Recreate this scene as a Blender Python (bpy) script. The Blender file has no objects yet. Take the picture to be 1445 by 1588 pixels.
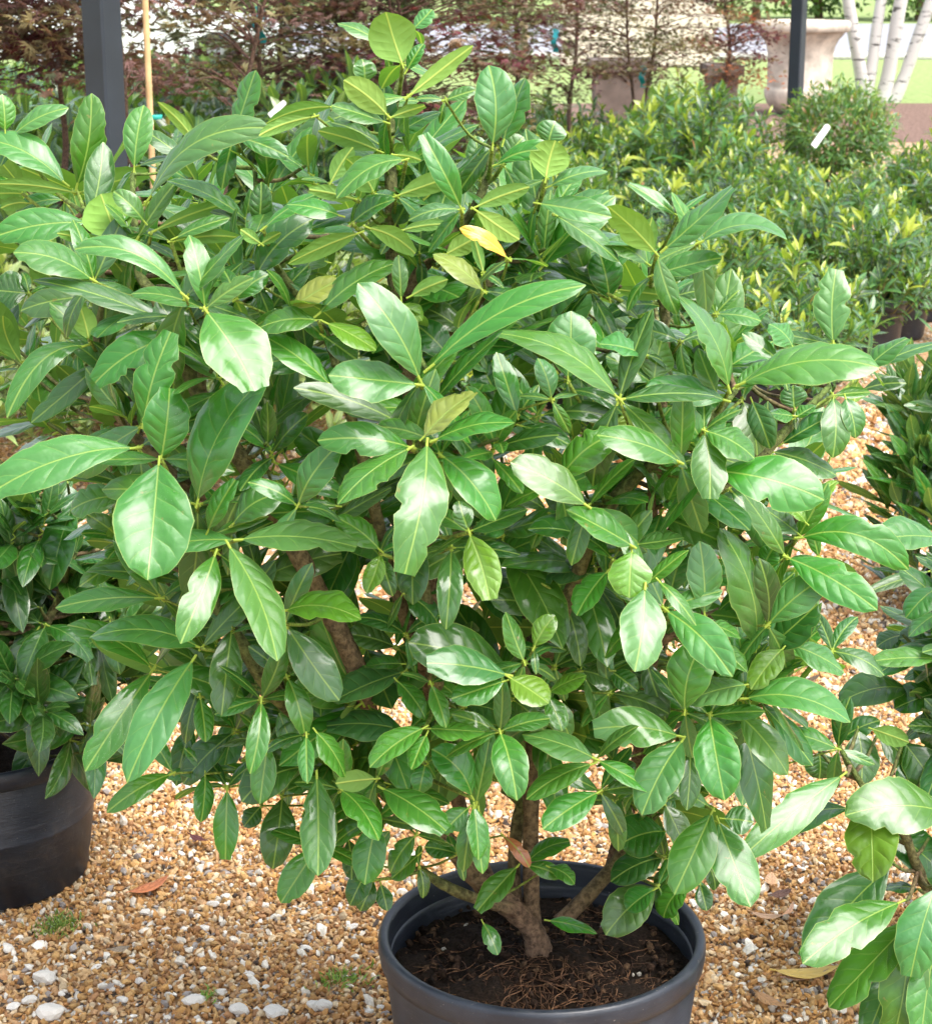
import bpy, math, random
import numpy as np
from mathutils import Vector
random.seed(7)
rng = np.random.default_rng(11)
sc = bpy.context.scene
col = sc.collection

# ------------------------------------------------------------------ camera
PW, PH, F = 1445.0, 1588.0, 3000.0          # photograph size and focal length in its pixels
PITCH = math.radians(15.7)
CAM = np.array([0.0, 0.0, 1.62])
cam_d = bpy.data.cameras.new('camera')
cam = bpy.data.objects.new('camera', cam_d)
col.objects.link(cam)
cam.location = CAM
cam.rotation_euler = (math.radians(90) - PITCH, 0, 0)
cam_d.sensor_fit = 'HORIZONTAL'
cam_d.sensor_width = 36.0
cam_d.lens = F / PW * 36.0
cam_d.clip_start = 0.05
cam_d.clip_end = 1500
cam_d.dof.use_dof = True
cam_d.dof.focus_distance = 2.45
cam_d.dof.aperture_fstop = 22
sc.camera = cam

# ------------------------------------------------------------------ sky, sun, exposure
SUN_EL, SUN_AZ = math.radians(58), math.radians(132)      # azimuth from +Y towards +X
w = bpy.data.worlds.new('World')
sc.world = w
w.use_nodes = True
nt = w.node_tree
bg = nt.nodes['Background']
sky = nt.nodes.new('ShaderNodeTexSky')
sky.sky_type = 'NISHITA'
sky.sun_disc = False
sky.sun_elevation = SUN_EL
sky.sun_rotation = SUN_AZ
sky.air_density = 1.0
sky.dust_density = 4.0
sky.ozone_density = 1.0
hsv = nt.nodes.new('ShaderNodeHueSaturation')
hsv.inputs['Saturation'].default_value = 0.48
nt.links.new(sky.outputs[0], hsv.inputs['Color'])
nt.links.new(hsv.outputs[0], bg.inputs['Color'])
bg.inputs['Strength'].default_value = 0.15
sun_d = bpy.data.lights.new('sun', 'SUN')
sun = bpy.data.objects.new('sun', sun_d)
col.objects.link(sun)
sun_d.energy = 1.5
sun_d.angle = math.radians(40)
sun_d.color = (1.0, 0.975, 0.94)
sd = Vector((math.sin(SUN_AZ) * math.cos(SUN_EL), math.cos(SUN_AZ) * math.cos(SUN_EL), math.sin(SUN_EL)))
sun.rotation_euler = sd.to_track_quat('Z', 'Y').to_euler()
sun.location = (0, 0, 12)
sc.view_settings.view_transform = 'Standard'
sc.view_settings.look = 'None'
sc.view_settings.gamma = 1.0
sc.view_settings.exposure = 1.54
sc.view_settings.use_curve_mapping = False
sc.render.engine = 'CYCLES'
sc.cycles.max_bounces = 5
sc.cycles.use_adaptive_sampling = True
sc.cycles.adaptive_threshold = 0.022
sc.cycles.diffuse_bounces = 3
sc.cycles.glossy_bounces = 2
sc.cycles.transmission_bounces = 3
sc.cycles.transparent_max_bounces = 4
sc.cycles.use_denoising = True

# ------------------------------------------------------------------ geometry helpers
cp, sp = math.cos(PITCH), math.sin(PITCH)
FWD = np.array([0, cp, -sp]); UPV = np.array([0, sp, cp]); RGT = np.array([1.0, 0, 0])
def ray(px, py):
    return FWD + RGT * ((px - PW / 2) / F) + UPV * ((PH / 2 - py) / F)
def at(px, py, Y):
    """point on the line of sight at world distance Y (metres ahead)"""
    r = ray(px, py)
    return CAM + r * (Y / r[1])
def on_ground(px, py, z=0.0):
    r = ray(px, py)
    return CAM + r * ((z - CAM[2]) / r[2])
def project(P):
    d = np.asarray(P) - CAM
    zz = d @ FWD
    return PW / 2 + F * (d @ RGT) / zz, PH / 2 - F * (d @ UPV) / zz
def nrm(v):
    v = np.asarray(v, float)
    return v / (np.linalg.norm(v, axis=-1, keepdims=True) + 1e-12)

def mesh_from(name, V, F_, mat, tint=None, luv=None, smooth=True, fidx=None):
    """V (n,3); F_ list of lists or (m,k) array; tint (n,3) colour attribute; luv (n,3) vector attribute"""
    me = bpy.data.meshes.new(name)
    V = np.asarray(V, np.float32)
    if isinstance(F_, np.ndarray):
        m, k = F_.shape
        me.vertices.add(len(V)); me.vertices.foreach_set('co', V.ravel())
        me.loops.add(m * k); me.loops.foreach_set('vertex_index', F_.astype(np.int32).ravel())
        me.polygons.add(m)
        me.polygons.foreach_set('loop_start', np.arange(0, m * k, k, dtype=np.int32))
        me.update(calc_edges=True)
    else:
        me.from_pydata([tuple(map(float, v)) for v in V], [], [tuple(map(int, f)) for f in F_])
    me.polygons.foreach_set('use_smooth', np.full(len(me.polygons), smooth))
    if tint is not None:
        a = me.attributes.new('tint', 'FLOAT_COLOR', 'POINT')
        c = np.ones((len(V), 4), np.float32); c[:, :3] = tint
        a.data.foreach_set('color', c.ravel())
    if luv is not None:
        a = me.attributes.new('leafuv', 'FLOAT_VECTOR', 'POINT')
        a.data.foreach_set('vector', np.asarray(luv, np.float32).ravel())
    for m_ in (mat if isinstance(mat, (list, tuple)) else [mat]):
        me.materials.append(m_)
    if fidx is not None:
        me.polygons.foreach_set('material_index', np.asarray(fidx, np.int32))
    me.update()
    return me
def link(name, me, parent=None, loc=None):
    o = bpy.data.objects.new(name, me)
    col.objects.link(o)
    if parent is not None: o.parent = parent
    if loc is not None: o.location = loc
    return o
def tag(o, label=None, cat=None, group=None, kind=None):
    if label: o['label'] = label
    if cat: o['category'] = cat
    if group: o['group'] = group
    if kind: o['kind'] = kind
    return o
def thing(name, loc, label, cat, group=None, rz=0):
    o = bpy.data.objects.new(name, None)
    o.empty_display_size = 0.1
    col.objects.link(o)
    o.location = loc; o.rotation_euler = (0, 0, rz)
    return tag(o, label, cat, group)
def copy_tree(o, parent=None):
    c = o.copy(); col.objects.link(c); c.parent = parent
    for ch in o.children: copy_tree(ch, c)
    return c

class MB:
    """collects vertices and faces"""
    def __init__(s): s.V = []; s.F = []; s.T = []; s.U = []; s.n = 0
    def add(s, V, F_, tint=None, luv=None):
        V = np.asarray(V, float)
        s.V.append(V)
        for f in F_: s.F.append([i + s.n for i in f])
        s.n += len(V)
        t = np.array([0.5, 0.5, 0.5]) if tint is None else np.asarray(tint, float)
        s.T.append(np.broadcast_to(t, (len(V), 3)))
        s.U.append(np.zeros((len(V), 3)) if luv is None else np.asarray(luv, float))
        return s
    def box(s, c, size, rz=0, tint=None):
        x, y, z = np.array(size) / 2.0
        V = np.array([[-x,-y,-z],[x,-y,-z],[x,y,-z],[-x,y,-z],[-x,-y,z],[x,-y,z],[x,y,z],[-x,y,z]])
        ca, sa = math.cos(rz), math.sin(rz)
        V = V @ np.array([[ca, sa, 0],[-sa, ca, 0],[0,0,1]]) + np.array(c)
        return s.add(V, [[0,3,2,1],[4,5,6,7],[0,1,5,4],[1,2,6,5],[2,3,7,6],[3,0,4,7]], tint)
    def lathe(s, prof, c=(0,0,0), n=64, tint=None, wob=0.0):
        k = len(prof); V = []
        a = np.linspace(0, 2 * math.pi, n, endpoint=False)
        for r, z in prof:
            rr = r * (1 + wob * np.sin(2 * a + 1.1))
            V.append(np.stack([rr * np.cos(a), rr * np.sin(a), np.full(n, z)], 1))
        V = np.concatenate(V) + np.array(c)
        Fs = [[i * n + j, i * n + (j + 1) % n, (i + 1) * n + (j + 1) % n, (i + 1) * n + j] for i in range(k - 1) for j in range(n)]
        return s.add(V, Fs, tint)
    def tube(s, pts, rad, n=8, tint=None, sub=4, noise=0.0, cap=True):
        """smooth tapered tube through pts; tint may be one colour or a pair (from, to)"""
        P = np.asarray(pts, float); R = np.asarray(rad, float)
        if np.ndim(rad) == 0: R = np.full(len(P), float(rad))
        if len(P) > 2 and sub > 1: P, R = spline(P, R, sub)
        m = len(P)
        Tn = nrm(np.gradient(P, axis=0))
        ref = np.array([0.31, 0.17, 0.93]); V = []
        Nv = nrm(np.cross(Tn[0], ref)) if abs(Tn[0] @ ref) < .95 else nrm(np.cross(Tn[0], [1, 0, 0]))
        a = np.linspace(0, 2 * math.pi, n, endpoint=False)
        for i in range(m):
            Nv = nrm(Nv - Tn[i] * (Nv @ Tn[i])); Bv = np.cross(Tn[i], Nv)
            r = R[i] * (1 + noise * rng.standard_normal(n)) * (1 + noise * 1.2 * rng.standard_normal())
            V.append(P[i] + np.outer(np.cos(a) * r, Nv) + np.outer(np.sin(a) * r, Bv))
        V = np.concatenate(V)
        Fs = [[i * n + j, i * n + (j + 1) % n, (i + 1) * n + (j + 1) % n, (i + 1) * n + j] for i in range(m - 1) for j in range(n)]
        if cap:
            V = np.vstack([V, P[-1] + Tn[-1] * R[-1] * .6])
            Fs += [[(m - 1) * n + j, (m - 1) * n + (j + 1) % n, m * n] for j in range(n)]
        tt = tint
        if tint is not None and np.ndim(tint) == 2:
            k = np.repeat(np.linspace(0, 1, m), n)[:, None]
            tt = np.asarray(tint[0]) * (1 - k) + np.asarray(tint[1]) * k
            if cap: tt = np.vstack([tt, tt[-1]])
        return s.add(V, Fs, tt)
    def mesh(s, name, mat, smooth=True, off=None):
        V = np.concatenate(s.V)
        if off is not None: V = V - np.asarray(off)
        return mesh_from(name, V, s.F, mat, np.concatenate(s.T), np.concatenate(s.U), smooth)
def spline(P, R, sub):
    Pe = np.vstack([2 * P[0] - P[1], P, 2 * P[-1] - P[-2]]); o = []; r = []
    for i in range(len(P) - 1):
        p0, p1, p2, p3 = Pe[i:i + 4]
        for t in np.linspace(0, 1, sub, endpoint=False):
            o.append(.5 * ((2 * p1) + (p2 - p0) * t + (2 * p0 - 5 * p1 + 4 * p2 - p3) * t * t + (3 * p1 - p0 - 3 * p2 + p3) * t ** 3))
            r.append(R[i] * (1 - t) + R[i + 1] * t)
    o.append(P[-1]); r.append(R[-1])
    return np.array(o), np.array(r)

# ------------------------------------------------------------------ materials
def new_mat(name):
    m = bpy.data.materials.new(name); m.use_nodes = True
    n = m.node_tree
    return m, n, n.nodes['Principled BSDF'], n.nodes, n.links
def N_(nodes, t, **kw):
    nd = nodes.new(t)
    for k, v in kw.items(): setattr(nd, k, v)
    return nd
def mth(nodes, links, op, a, b=None, c=None):
    nd = nodes.new('ShaderNodeMath'); nd.operation = op
    for i, x in enumerate((a, b, c)):
        if x is None: continue
        if isinstance(x, (int, float)): nd.inputs[i].default_value = x
        else: links.new(x, nd.inputs[i])
    return nd.outputs[0]
def ramp(nodes, links, fac, lo, hi):
    nd = nodes.new('ShaderNodeMapRange'); nd.interpolation_type = 'SMOOTHSTEP'
    links.new(fac, nd.inputs[0]); nd.inputs[1].default_value = lo; nd.inputs[2].default_value = hi
    return nd.outputs[0]
def mixc(nodes, links, fac, a, b, mode='MIX'):
    nd = nodes.new('ShaderNodeMix'); nd.data_type = 'RGBA'; nd.blend_type = mode
    if isinstance(fac, (int, float)): nd.inputs[0].default_value = fac
    else: links.new(fac, nd.inputs[0])
    for i, x in ((6, a), (7, b)):
        if isinstance(x, tuple): nd.inputs[i].default_value = (*x, 1)
        else: links.new(x, nd.inputs[i])
    return nd.outputs[2]
def noise(nodes, links, scale, detail=3, coord=None, rough=.55, out='Fac'):
    nd = nodes.new('ShaderNodeTexNoise'); nd.inputs['Scale'].default_value = scale
    nd.inputs['Detail'].default_value = detail; nd.inputs['Roughness'].default_value = rough
    if coord is not None: links.new(coord, nd.inputs['Vector'])
    return nd.outputs[out]

def leaf_material(name, rough=.36, spec=.30, trans=.20, quilt=1.0, rib=(.30, .44, .09), veins=6.0, under=(.19, .31, .085), dry=False, coat=.68):
    m, n, b, nodes, links = new_mat(name)
    at_ = N_(nodes, 'ShaderNodeAttribute', attribute_name='leafuv')
    ti = N_(nodes, 'ShaderNodeAttribute', attribute_name='tint')
    sep = N_(nodes, 'ShaderNodeSeparateXYZ'); links.new(at_.outputs['Vector'], sep.inputs[0])
    u, v, mid = sep.outputs
    tc = N_(nodes, 'ShaderNodeTexCoord'); geo = N_(nodes, 'ShaderNodeNewGeometry')
    au = mth(nodes, links, 'ABSOLUTE', u)
    t = mth(nodes, links, 'SUBTRACT', mth(nodes, links, 'MULTIPLY', v, veins), mth(nodes, links, 'MULTIPLY', au, veins * .20))
    t = mth(nodes, links, 'ADD', t, mth(nodes, links, 'MULTIPLY', mth(nodes, links, 'GREATER_THAN', u, 0.0), .43))
    wob = big = noise(nodes, links, 18, 2, tc.outputs['Object'])
    t = mth(nodes, links, 'ADD', t, mth(nodes, links, 'MULTIPLY', wob, .45))
    fr = mth(nodes, links, 'FRACT', t)
    dv = mth(nodes, links, 'ABSOLUTE', mth(nodes, links, 'SUBTRACT', fr, .5))      # .5 at a vein
    vein = ramp(nodes, links, dv, .43, .495)
    fade = ramp(nodes, links, au, 1.0, .55)
    vein = mth(nodes, links, 'MULTIPLY', vein, fade)
    midm = ramp(nodes, links, mid, .0015, .0005)
    # base colour
    c = mixc(nodes, links, mth(nodes, links, 'MULTIPLY', ramp(nodes, links, big, .3, .75), .55), ti.outputs['Color'],
             mixc(nodes, links, 1.0, ti.outputs['Color'], (1.35, 1.22, .92), 'MULTIPLY'))
    if not dry:
        c = mixc(nodes, links, mth(nodes, links, 'MULTIPLY', vein, .14), c, rib)
        c = mixc(nodes, links, mth(nodes, links, 'MULTIPLY', midm, .58), c, rib)
        c = mixc(nodes, links, mth(nodes, links, 'MULTIPLY', ramp(nodes, links, au, .955, 1.0), .45), c, (.40, .46, .12))
        stain = noise(nodes, links, 55, 4, tc.outputs['Object'], .7)
        c = mixc(nodes, links, mth(nodes, links, 'MULTIPLY', ramp(nodes, links, stain, .665, .74), .6), c, (.22, .17, .05))
        spk = noise(nodes, links, 760, 1, tc.outputs['Object'])
        spk = mth(nodes, links, 'MULTIPLY', ramp(nodes, links, spk, .70, .76), ramp(nodes, links, big, .50, .68))
        c = mixc(nodes, links, mth(nodes, links, 'MULTIPLY', spk, .55), c, (.38, .44, .36))
        und = mixc(nodes, links, .55, mixc(nodes, links, 1.0, ti.outputs['Color'], (1.55, 1.35, 1.3), 'MULTIPLY'), under)
        und = mixc(nodes, links, mth(nodes, links, 'MULTIPLY', midm, .6), und, (.50, .58, .14))
        c = mixc(nodes, links, geo.outputs['Backfacing'], c, und)
        pet = mth(nodes, links, 'LESS_THAN', v, -.5)
        c = mixc(nodes, links, pet, c, (.34, .44, .07))
    links.new(c, b.inputs['Base Color'])
    ro = mth(nodes, links, 'ADD', rough - .06, mth(nodes, links, 'MULTIPLY', big, .16))
    ro = mth(nodes, links, 'ADD', ro, mth(nodes, links, 'MULTIPLY', geo.outputs['Backfacing'], .28))
    links.new(ro, b.inputs['Roughness'])
    sm = nodes.new('ShaderNodeMapRange'); links.new(geo.outputs['Backfacing'], sm.inputs[0])
    sm.inputs[3].default_value = spec; sm.inputs[4].default_value = .22
    links.new(sm.outputs[0], b.inputs['Specular IOR Level'])
    if not dry:
        b.inputs['Coat Weight'].default_value = coat; b.inputs['Coat Roughness'].default_value = .12
        links.new(mth(nodes, links, 'MULTIPLY', mth(nodes, links, 'SUBTRACT', 1.0, geo.outputs['Backfacing']), coat), b.inputs['Coat Weight'])
    # relief: quilted between the veins, groove on the midrib
    bul = mth(nodes, links, 'SUBTRACT', 1.0, mth(nodes, links, 'POWER', mth(nodes, links, 'MULTIPLY', dv, 2.0), 2.0))
    bul = mth(nodes, links, 'MULTIPLY', bul, mth(nodes, links, 'MULTIPLY', fade, ramp(nodes, links, au, .0, .35)))
    bul = mth(nodes, links, 'MULTIPLY', bul, mth(nodes, links, 'MINIMUM', 1.3, mth(nodes, links, 'MULTIPLY', mth(nodes, links, 'ADD', mid, .004), 62.0)))
    bul = mth(nodes, links, 'MULTIPLY', bul, mth(nodes, links, 'ADD', .35, mth(nodes, links, 'MULTIPLY', big, 1.25)))
    bul = mth(nodes, links, 'MULTIPLY', bul, mth(nodes, links, 'SUBTRACT', 1.0, mth(nodes, links, 'MULTIPLY', geo.outputs['Backfacing'], .55)))
    h = mth(nodes, links, 'ADD', mth(nodes, links, 'MULTIPLY', bul, .0021 * quilt), mth(nodes, links, 'MULTIPLY', midm, -.0008))
    h = mth(nodes, links, 'ADD', h, mth(nodes, links, 'MULTIPLY', noise(nodes, links, 45, 2, tc.outputs['Object']), .0020 * quilt))
    h = mth(nodes, links, 'ADD', h, mth(nodes, links, 'MULTIPLY', noise(nodes, links, 130, 1, tc.outputs['Object']), .0007 * quilt))
    bp = N_(nodes, 'ShaderNodeBump'); bp.inputs['Strength'].default_value = .8; bp.inputs['Distance'].default_value = 1.0
    links.new(h, bp.inputs['Height']); links.new(bp.outputs[0], b.inputs['Normal'])
    tr = N_(nodes, 'ShaderNodeBsdfTranslucent')
    links.new(mixc(nodes, links, 1.0, c, (1.9, 2.1, .75), 'MULTIPLY'), tr.inputs['Color'])
    mx = N_(nodes, 'ShaderNodeMixShader'); mx.inputs[0].default_value = trans
    links.new(b.outputs[0], mx.inputs[1]); links.new(tr.outputs[0], mx.inputs[2])
    links.new(mx.outputs[0], nodes['Material Output'].inputs['Surface'])
    return m
M = {}
M['leaf'] = leaf_material('laurel_leaf')
M['darkleaf'] = leaf_material('dark_laurel_leaf', rough=.30, trans=.12, rib=(.20, .33, .08))
M['bedleaf'] = leaf_material('bed_leaf', rough=.27, trans=.20, quilt=.6, coat=.55)
M['olive'] = leaf_material('olive_leaf', rough=.45, trans=.16, quilt=.5, spec=.45, coat=.1)
M['dry'] = leaf_material('dry_leaf', rough=.62, spec=.3, trans=.10, quilt=1.4, dry=True)
def maple_material():
    m, n, b, nodes, links = new_mat('maple_leaf')
    ti = N_(nodes, 'ShaderNodeAttribute', attribute_name='tint')
    links.new(ti.outputs['Color'], b.inputs['Base Color']); b.inputs['Roughness'].default_value = .55
    b.inputs['Specular IOR Level'].default_value = .35
    tr = N_(nodes, 'ShaderNodeBsdfTranslucent')
    links.new(mixc(nodes, links, 1.0, ti.outputs['Color'], (1.8, 1.5, 1.0), 'MULTIPLY'), tr.inputs['Color'])
    mx = N_(nodes, 'ShaderNodeMixShader'); mx.inputs[0].default_value = .28
    links.new(b.outputs[0], mx.inputs[1]); links.new(tr.outputs[0], mx.inputs[2])
    links.new(mx.outputs[0], nodes['Material Output'].inputs['Surface'])
    return m
M['maple'] = maple_material()
def bark_material(name, scale=110, bump=.008):
    m, n, b, nodes, links = new_mat(name)
    ti = N_(nodes, 'ShaderNodeAttribute', attribute_name='tint'); tc = N_(nodes, 'ShaderNodeTexCoord')
    a = noise(nodes, links, scale, 5, tc.outputs['Object'], .65)
    c = mixc(nodes, links, ramp(nodes, links, a, .3, .72), mixc(nodes, links, 1.0, ti.outputs['Color'], (.38, .36, .35), 'MULTIPLY'),
             mixc(nodes, links, 1.0, ti.outputs['Color'], (1.6, 1.55, 1.5), 'MULTIPLY'))
    links.new(c, b.inputs['Base Color']); b.inputs['Roughness'].default_value = .75
    b.inputs['Specular IOR Level'].default_value = .25
    bp = N_(nodes, 'ShaderNodeBump'); bp.inputs['Distance'].default_value = bump; bp.inputs['Strength'].default_value = .9
    links.new(a, bp.inputs['Height']); links.new(bp.outputs[0], b.inputs['Normal'])
    return m
M['bark'] = bark_material('bark')
M['stem'] = bark_material('green_stem', 160, .0006)
def plain(name, c, rough=.6, nscale=20, var=.25, bump=0.0, spec=.4, metal=0.0, detail=5):
    m, n, b, nodes, links = new_mat(name); tc = N_(nodes, 'ShaderNodeTexCoord')
    a = noise(nodes, links, nscale, detail, tc.outputs['Object'], .6)
    lo = tuple(x * (1 - var) for x in c); hi = tuple(min(1, x * (1 + var)) for x in c)
    links.new(mixc(nodes, links, ramp(nodes, links, a, .25, .75), lo, hi), b.inputs['Base Color'])
    b.inputs['Roughness'].default_value = rough; b.inputs['Specular IOR Level'].default_value = spec
    b.inputs['Metallic'].default_value = metal
    if bump:
        bp = N_(nodes, 'ShaderNodeBump'); bp.inputs['Distance'].default_value = bump
        links.new(a, bp.inputs['Height']); links.new(bp.outputs[0], b.inputs['Normal'])
    return m
def plastic_material():
    m, n, b, nodes, links = new_mat('black_plastic'); tc = N_(nodes, 'ShaderNodeTexCoord')
    mp = N_(nodes, 'ShaderNodeMapping'); mp.inputs['Scale'].default_value = (7, 7, 60); links.new(tc.outputs['Object'], mp.inputs[0])
    s = noise(nodes, links, 1.2, 5, mp.outputs[0], .7)
    d = noise(nodes, links, 260, 2, tc.outputs['Object']); bgn = noise(nodes, links, 9, 5, tc.outputs['Object'], .65)
    c = mixc(nodes, links, ramp(nodes, links, bgn, .35, .75), (.011, .0145, .023), (.025, .032, .046))
    c = mixc(nodes, links, mth(nodes, links, 'MULTIPLY', ramp(nodes, links, s, .54, .76), .25), c, (.11, .115, .125))
    c = mixc(nodes, links, mth(nodes, links, 'MULTIPLY', ramp(nodes, links, d, .70, .76), .8), c, (.22, .21, .19))
    dst = noise(nodes, links, 5, 6, tc.outputs['Object'], .75)
    c = mixc(nodes, links, mth(nodes, links, 'MULTIPLY', ramp(nodes, links, dst, .54, .70), .38), c, (.10, .09, .078))
    links.new(c, b.inputs['Base Color'])
    links.new(mth(nodes, links, 'ADD', .27, mth(nodes, links, 'MULTIPLY', bgn, .26)), b.inputs['Roughness'])
    bp = N_(nodes, 'ShaderNodeBump'); bp.inputs['Distance'].default_value = .0012
    links.new(s, bp.inputs['Height']); links.new(bp.outputs[0], b.inputs['Normal'])
    return m
M['plastic'] = plastic_material()
def tinted(name, rough=.8, nscale=120, bump=.0006, spec=.3, var=.25):
    m, n, b, nodes, links = new_mat(name)
    ti = N_(nodes, 'ShaderNodeAttribute', attribute_name='tint'); tc = N_(nodes, 'ShaderNodeTexCoord')
    a = noise(nodes, links, nscale, 4, tc.outputs['Object'], .65)
    c = mixc(nodes, links, ramp(nodes, links, a, .3, .72), mixc(nodes, links, 1.0, ti.outputs['Color'], (1 - var,) * 3, 'MULTIPLY'),
             mixc(nodes, links, 1.0, ti.outputs['Color'], (1 + var,) * 3, 'MULTIPLY'))
    links.new(c, b.inputs['Base Color']); b.inputs['Roughness'].default_value = rough; b.inputs['Specular IOR Level'].default_value = spec
    bp = N_(nodes, 'ShaderNodeBump'); bp.inputs['Distance'].default_value = bump
    links.new(a, bp.inputs['Height']); links.new(bp.outputs[0], b.inputs['Normal'])
    return m
M['stone'] = tinted('pebble_stone')
M['soil'] = tinted('potting_soil', .9, 220, .004, .12, .6)
def gravel_material():
    m, n, b, nodes, links = new_mat('gravel'); tc = N_(nodes, 'ShaderNodeTexCoord')
    vo = N_(nodes, 'ShaderNodeTexVoronoi'); vo.inputs['Scale'].default_value = 85; links.new(tc.outputs['Object'], vo.inputs['Vector'])
    hs = N_(nodes, 'ShaderNodeSeparateColor'); links.new(vo.outputs['Color'], hs.inputs[0])
    c = mixc(nodes, links, hs.outputs[0], (.33, .175, .07), (.56, .36, .20))
    c = mixc(nodes, links, mth(nodes, links, 'GREATER_THAN', hs.outputs[1], .84), c, (.66, .62, .55))
    c = mixc(nodes, links, mth(nodes, links, 'LESS_THAN', hs.outputs[2], .07), c, (.08, .06, .045))
    gap = ramp(nodes, links, vo.outputs['Distance'], .45, .75)
    c = mixc(nodes, links, mth(nodes, links, 'MULTIPLY', gap, .55), c, (.07, .04, .02))
    links.new(c, b.inputs['Base Color']); b.inputs['Roughness'].default_value = .85; b.inputs['Specular IOR Level'].default_value = .25
    bp = N_(nodes, 'ShaderNodeBump'); bp.inputs['Distance'].default_value = .006; bp.invert = True
    links.new(vo.outputs['Distance'], bp.inputs['Height']); links.new(bp.outputs[0], b.inputs['Normal'])
    return m
M['gravel'] = gravel_material()
# ------------------------------------------------------------------ the setting
def sheet(name, x0, x1, y0, y1, z, mat, nx=2, ny=2, amp=0.0):
    xs = np.linspace(x0, x1, nx); ys = np.linspace(y0, y1, ny)
    X, Y = np.meshgrid(xs, ys)
    Z = np.full_like(X, z)
    if amp: Z = Z + amp * rng.standard_normal(X.shape)
    V = np.stack([X.ravel(), Y.ravel(), Z.ravel()], 1)
    Fa = np.array([[j * nx + i, j * nx + i + 1, (j + 1) * nx + i + 1, (j + 1) * nx + i] for j in range(ny - 1) for i in range(nx - 1)])
    return tag(link(name, mesh_from(name, V, Fa, mat)), kind='structure')
M['grass'] = plain('lawn_grass', (.23, .30, .11), .9, 9, .25, .02, .15)
M['mulch'] = plain('bark_mulch', (.19, .125, .10), .95, 30, .6, .03, .1)
M['road'] = plain('pale_concrete_road', (.28, .285, .31), .8, 3, .12, .002, .3)
sheet('ground', -400, 400, -60, 700, -.008, M['grass'])
sheet('gravel_ground', -14, 14, -6, 19.2, 0.0, M['gravel'])
sheet('mulch_bed', -14, 14, 19.0, 24.6, .004, M['mulch'])
road = sheet('road', -300, 300, 37, 61, .004, M['road'])
kerb = MB(); kerb.box((0, 36.9, .05), (600, .2, .14)); tag(link('road_kerb', kerb.mesh('kerb', plain('kerb_stone', (.5, .49, .46), .8))), kind='structure')

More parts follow.
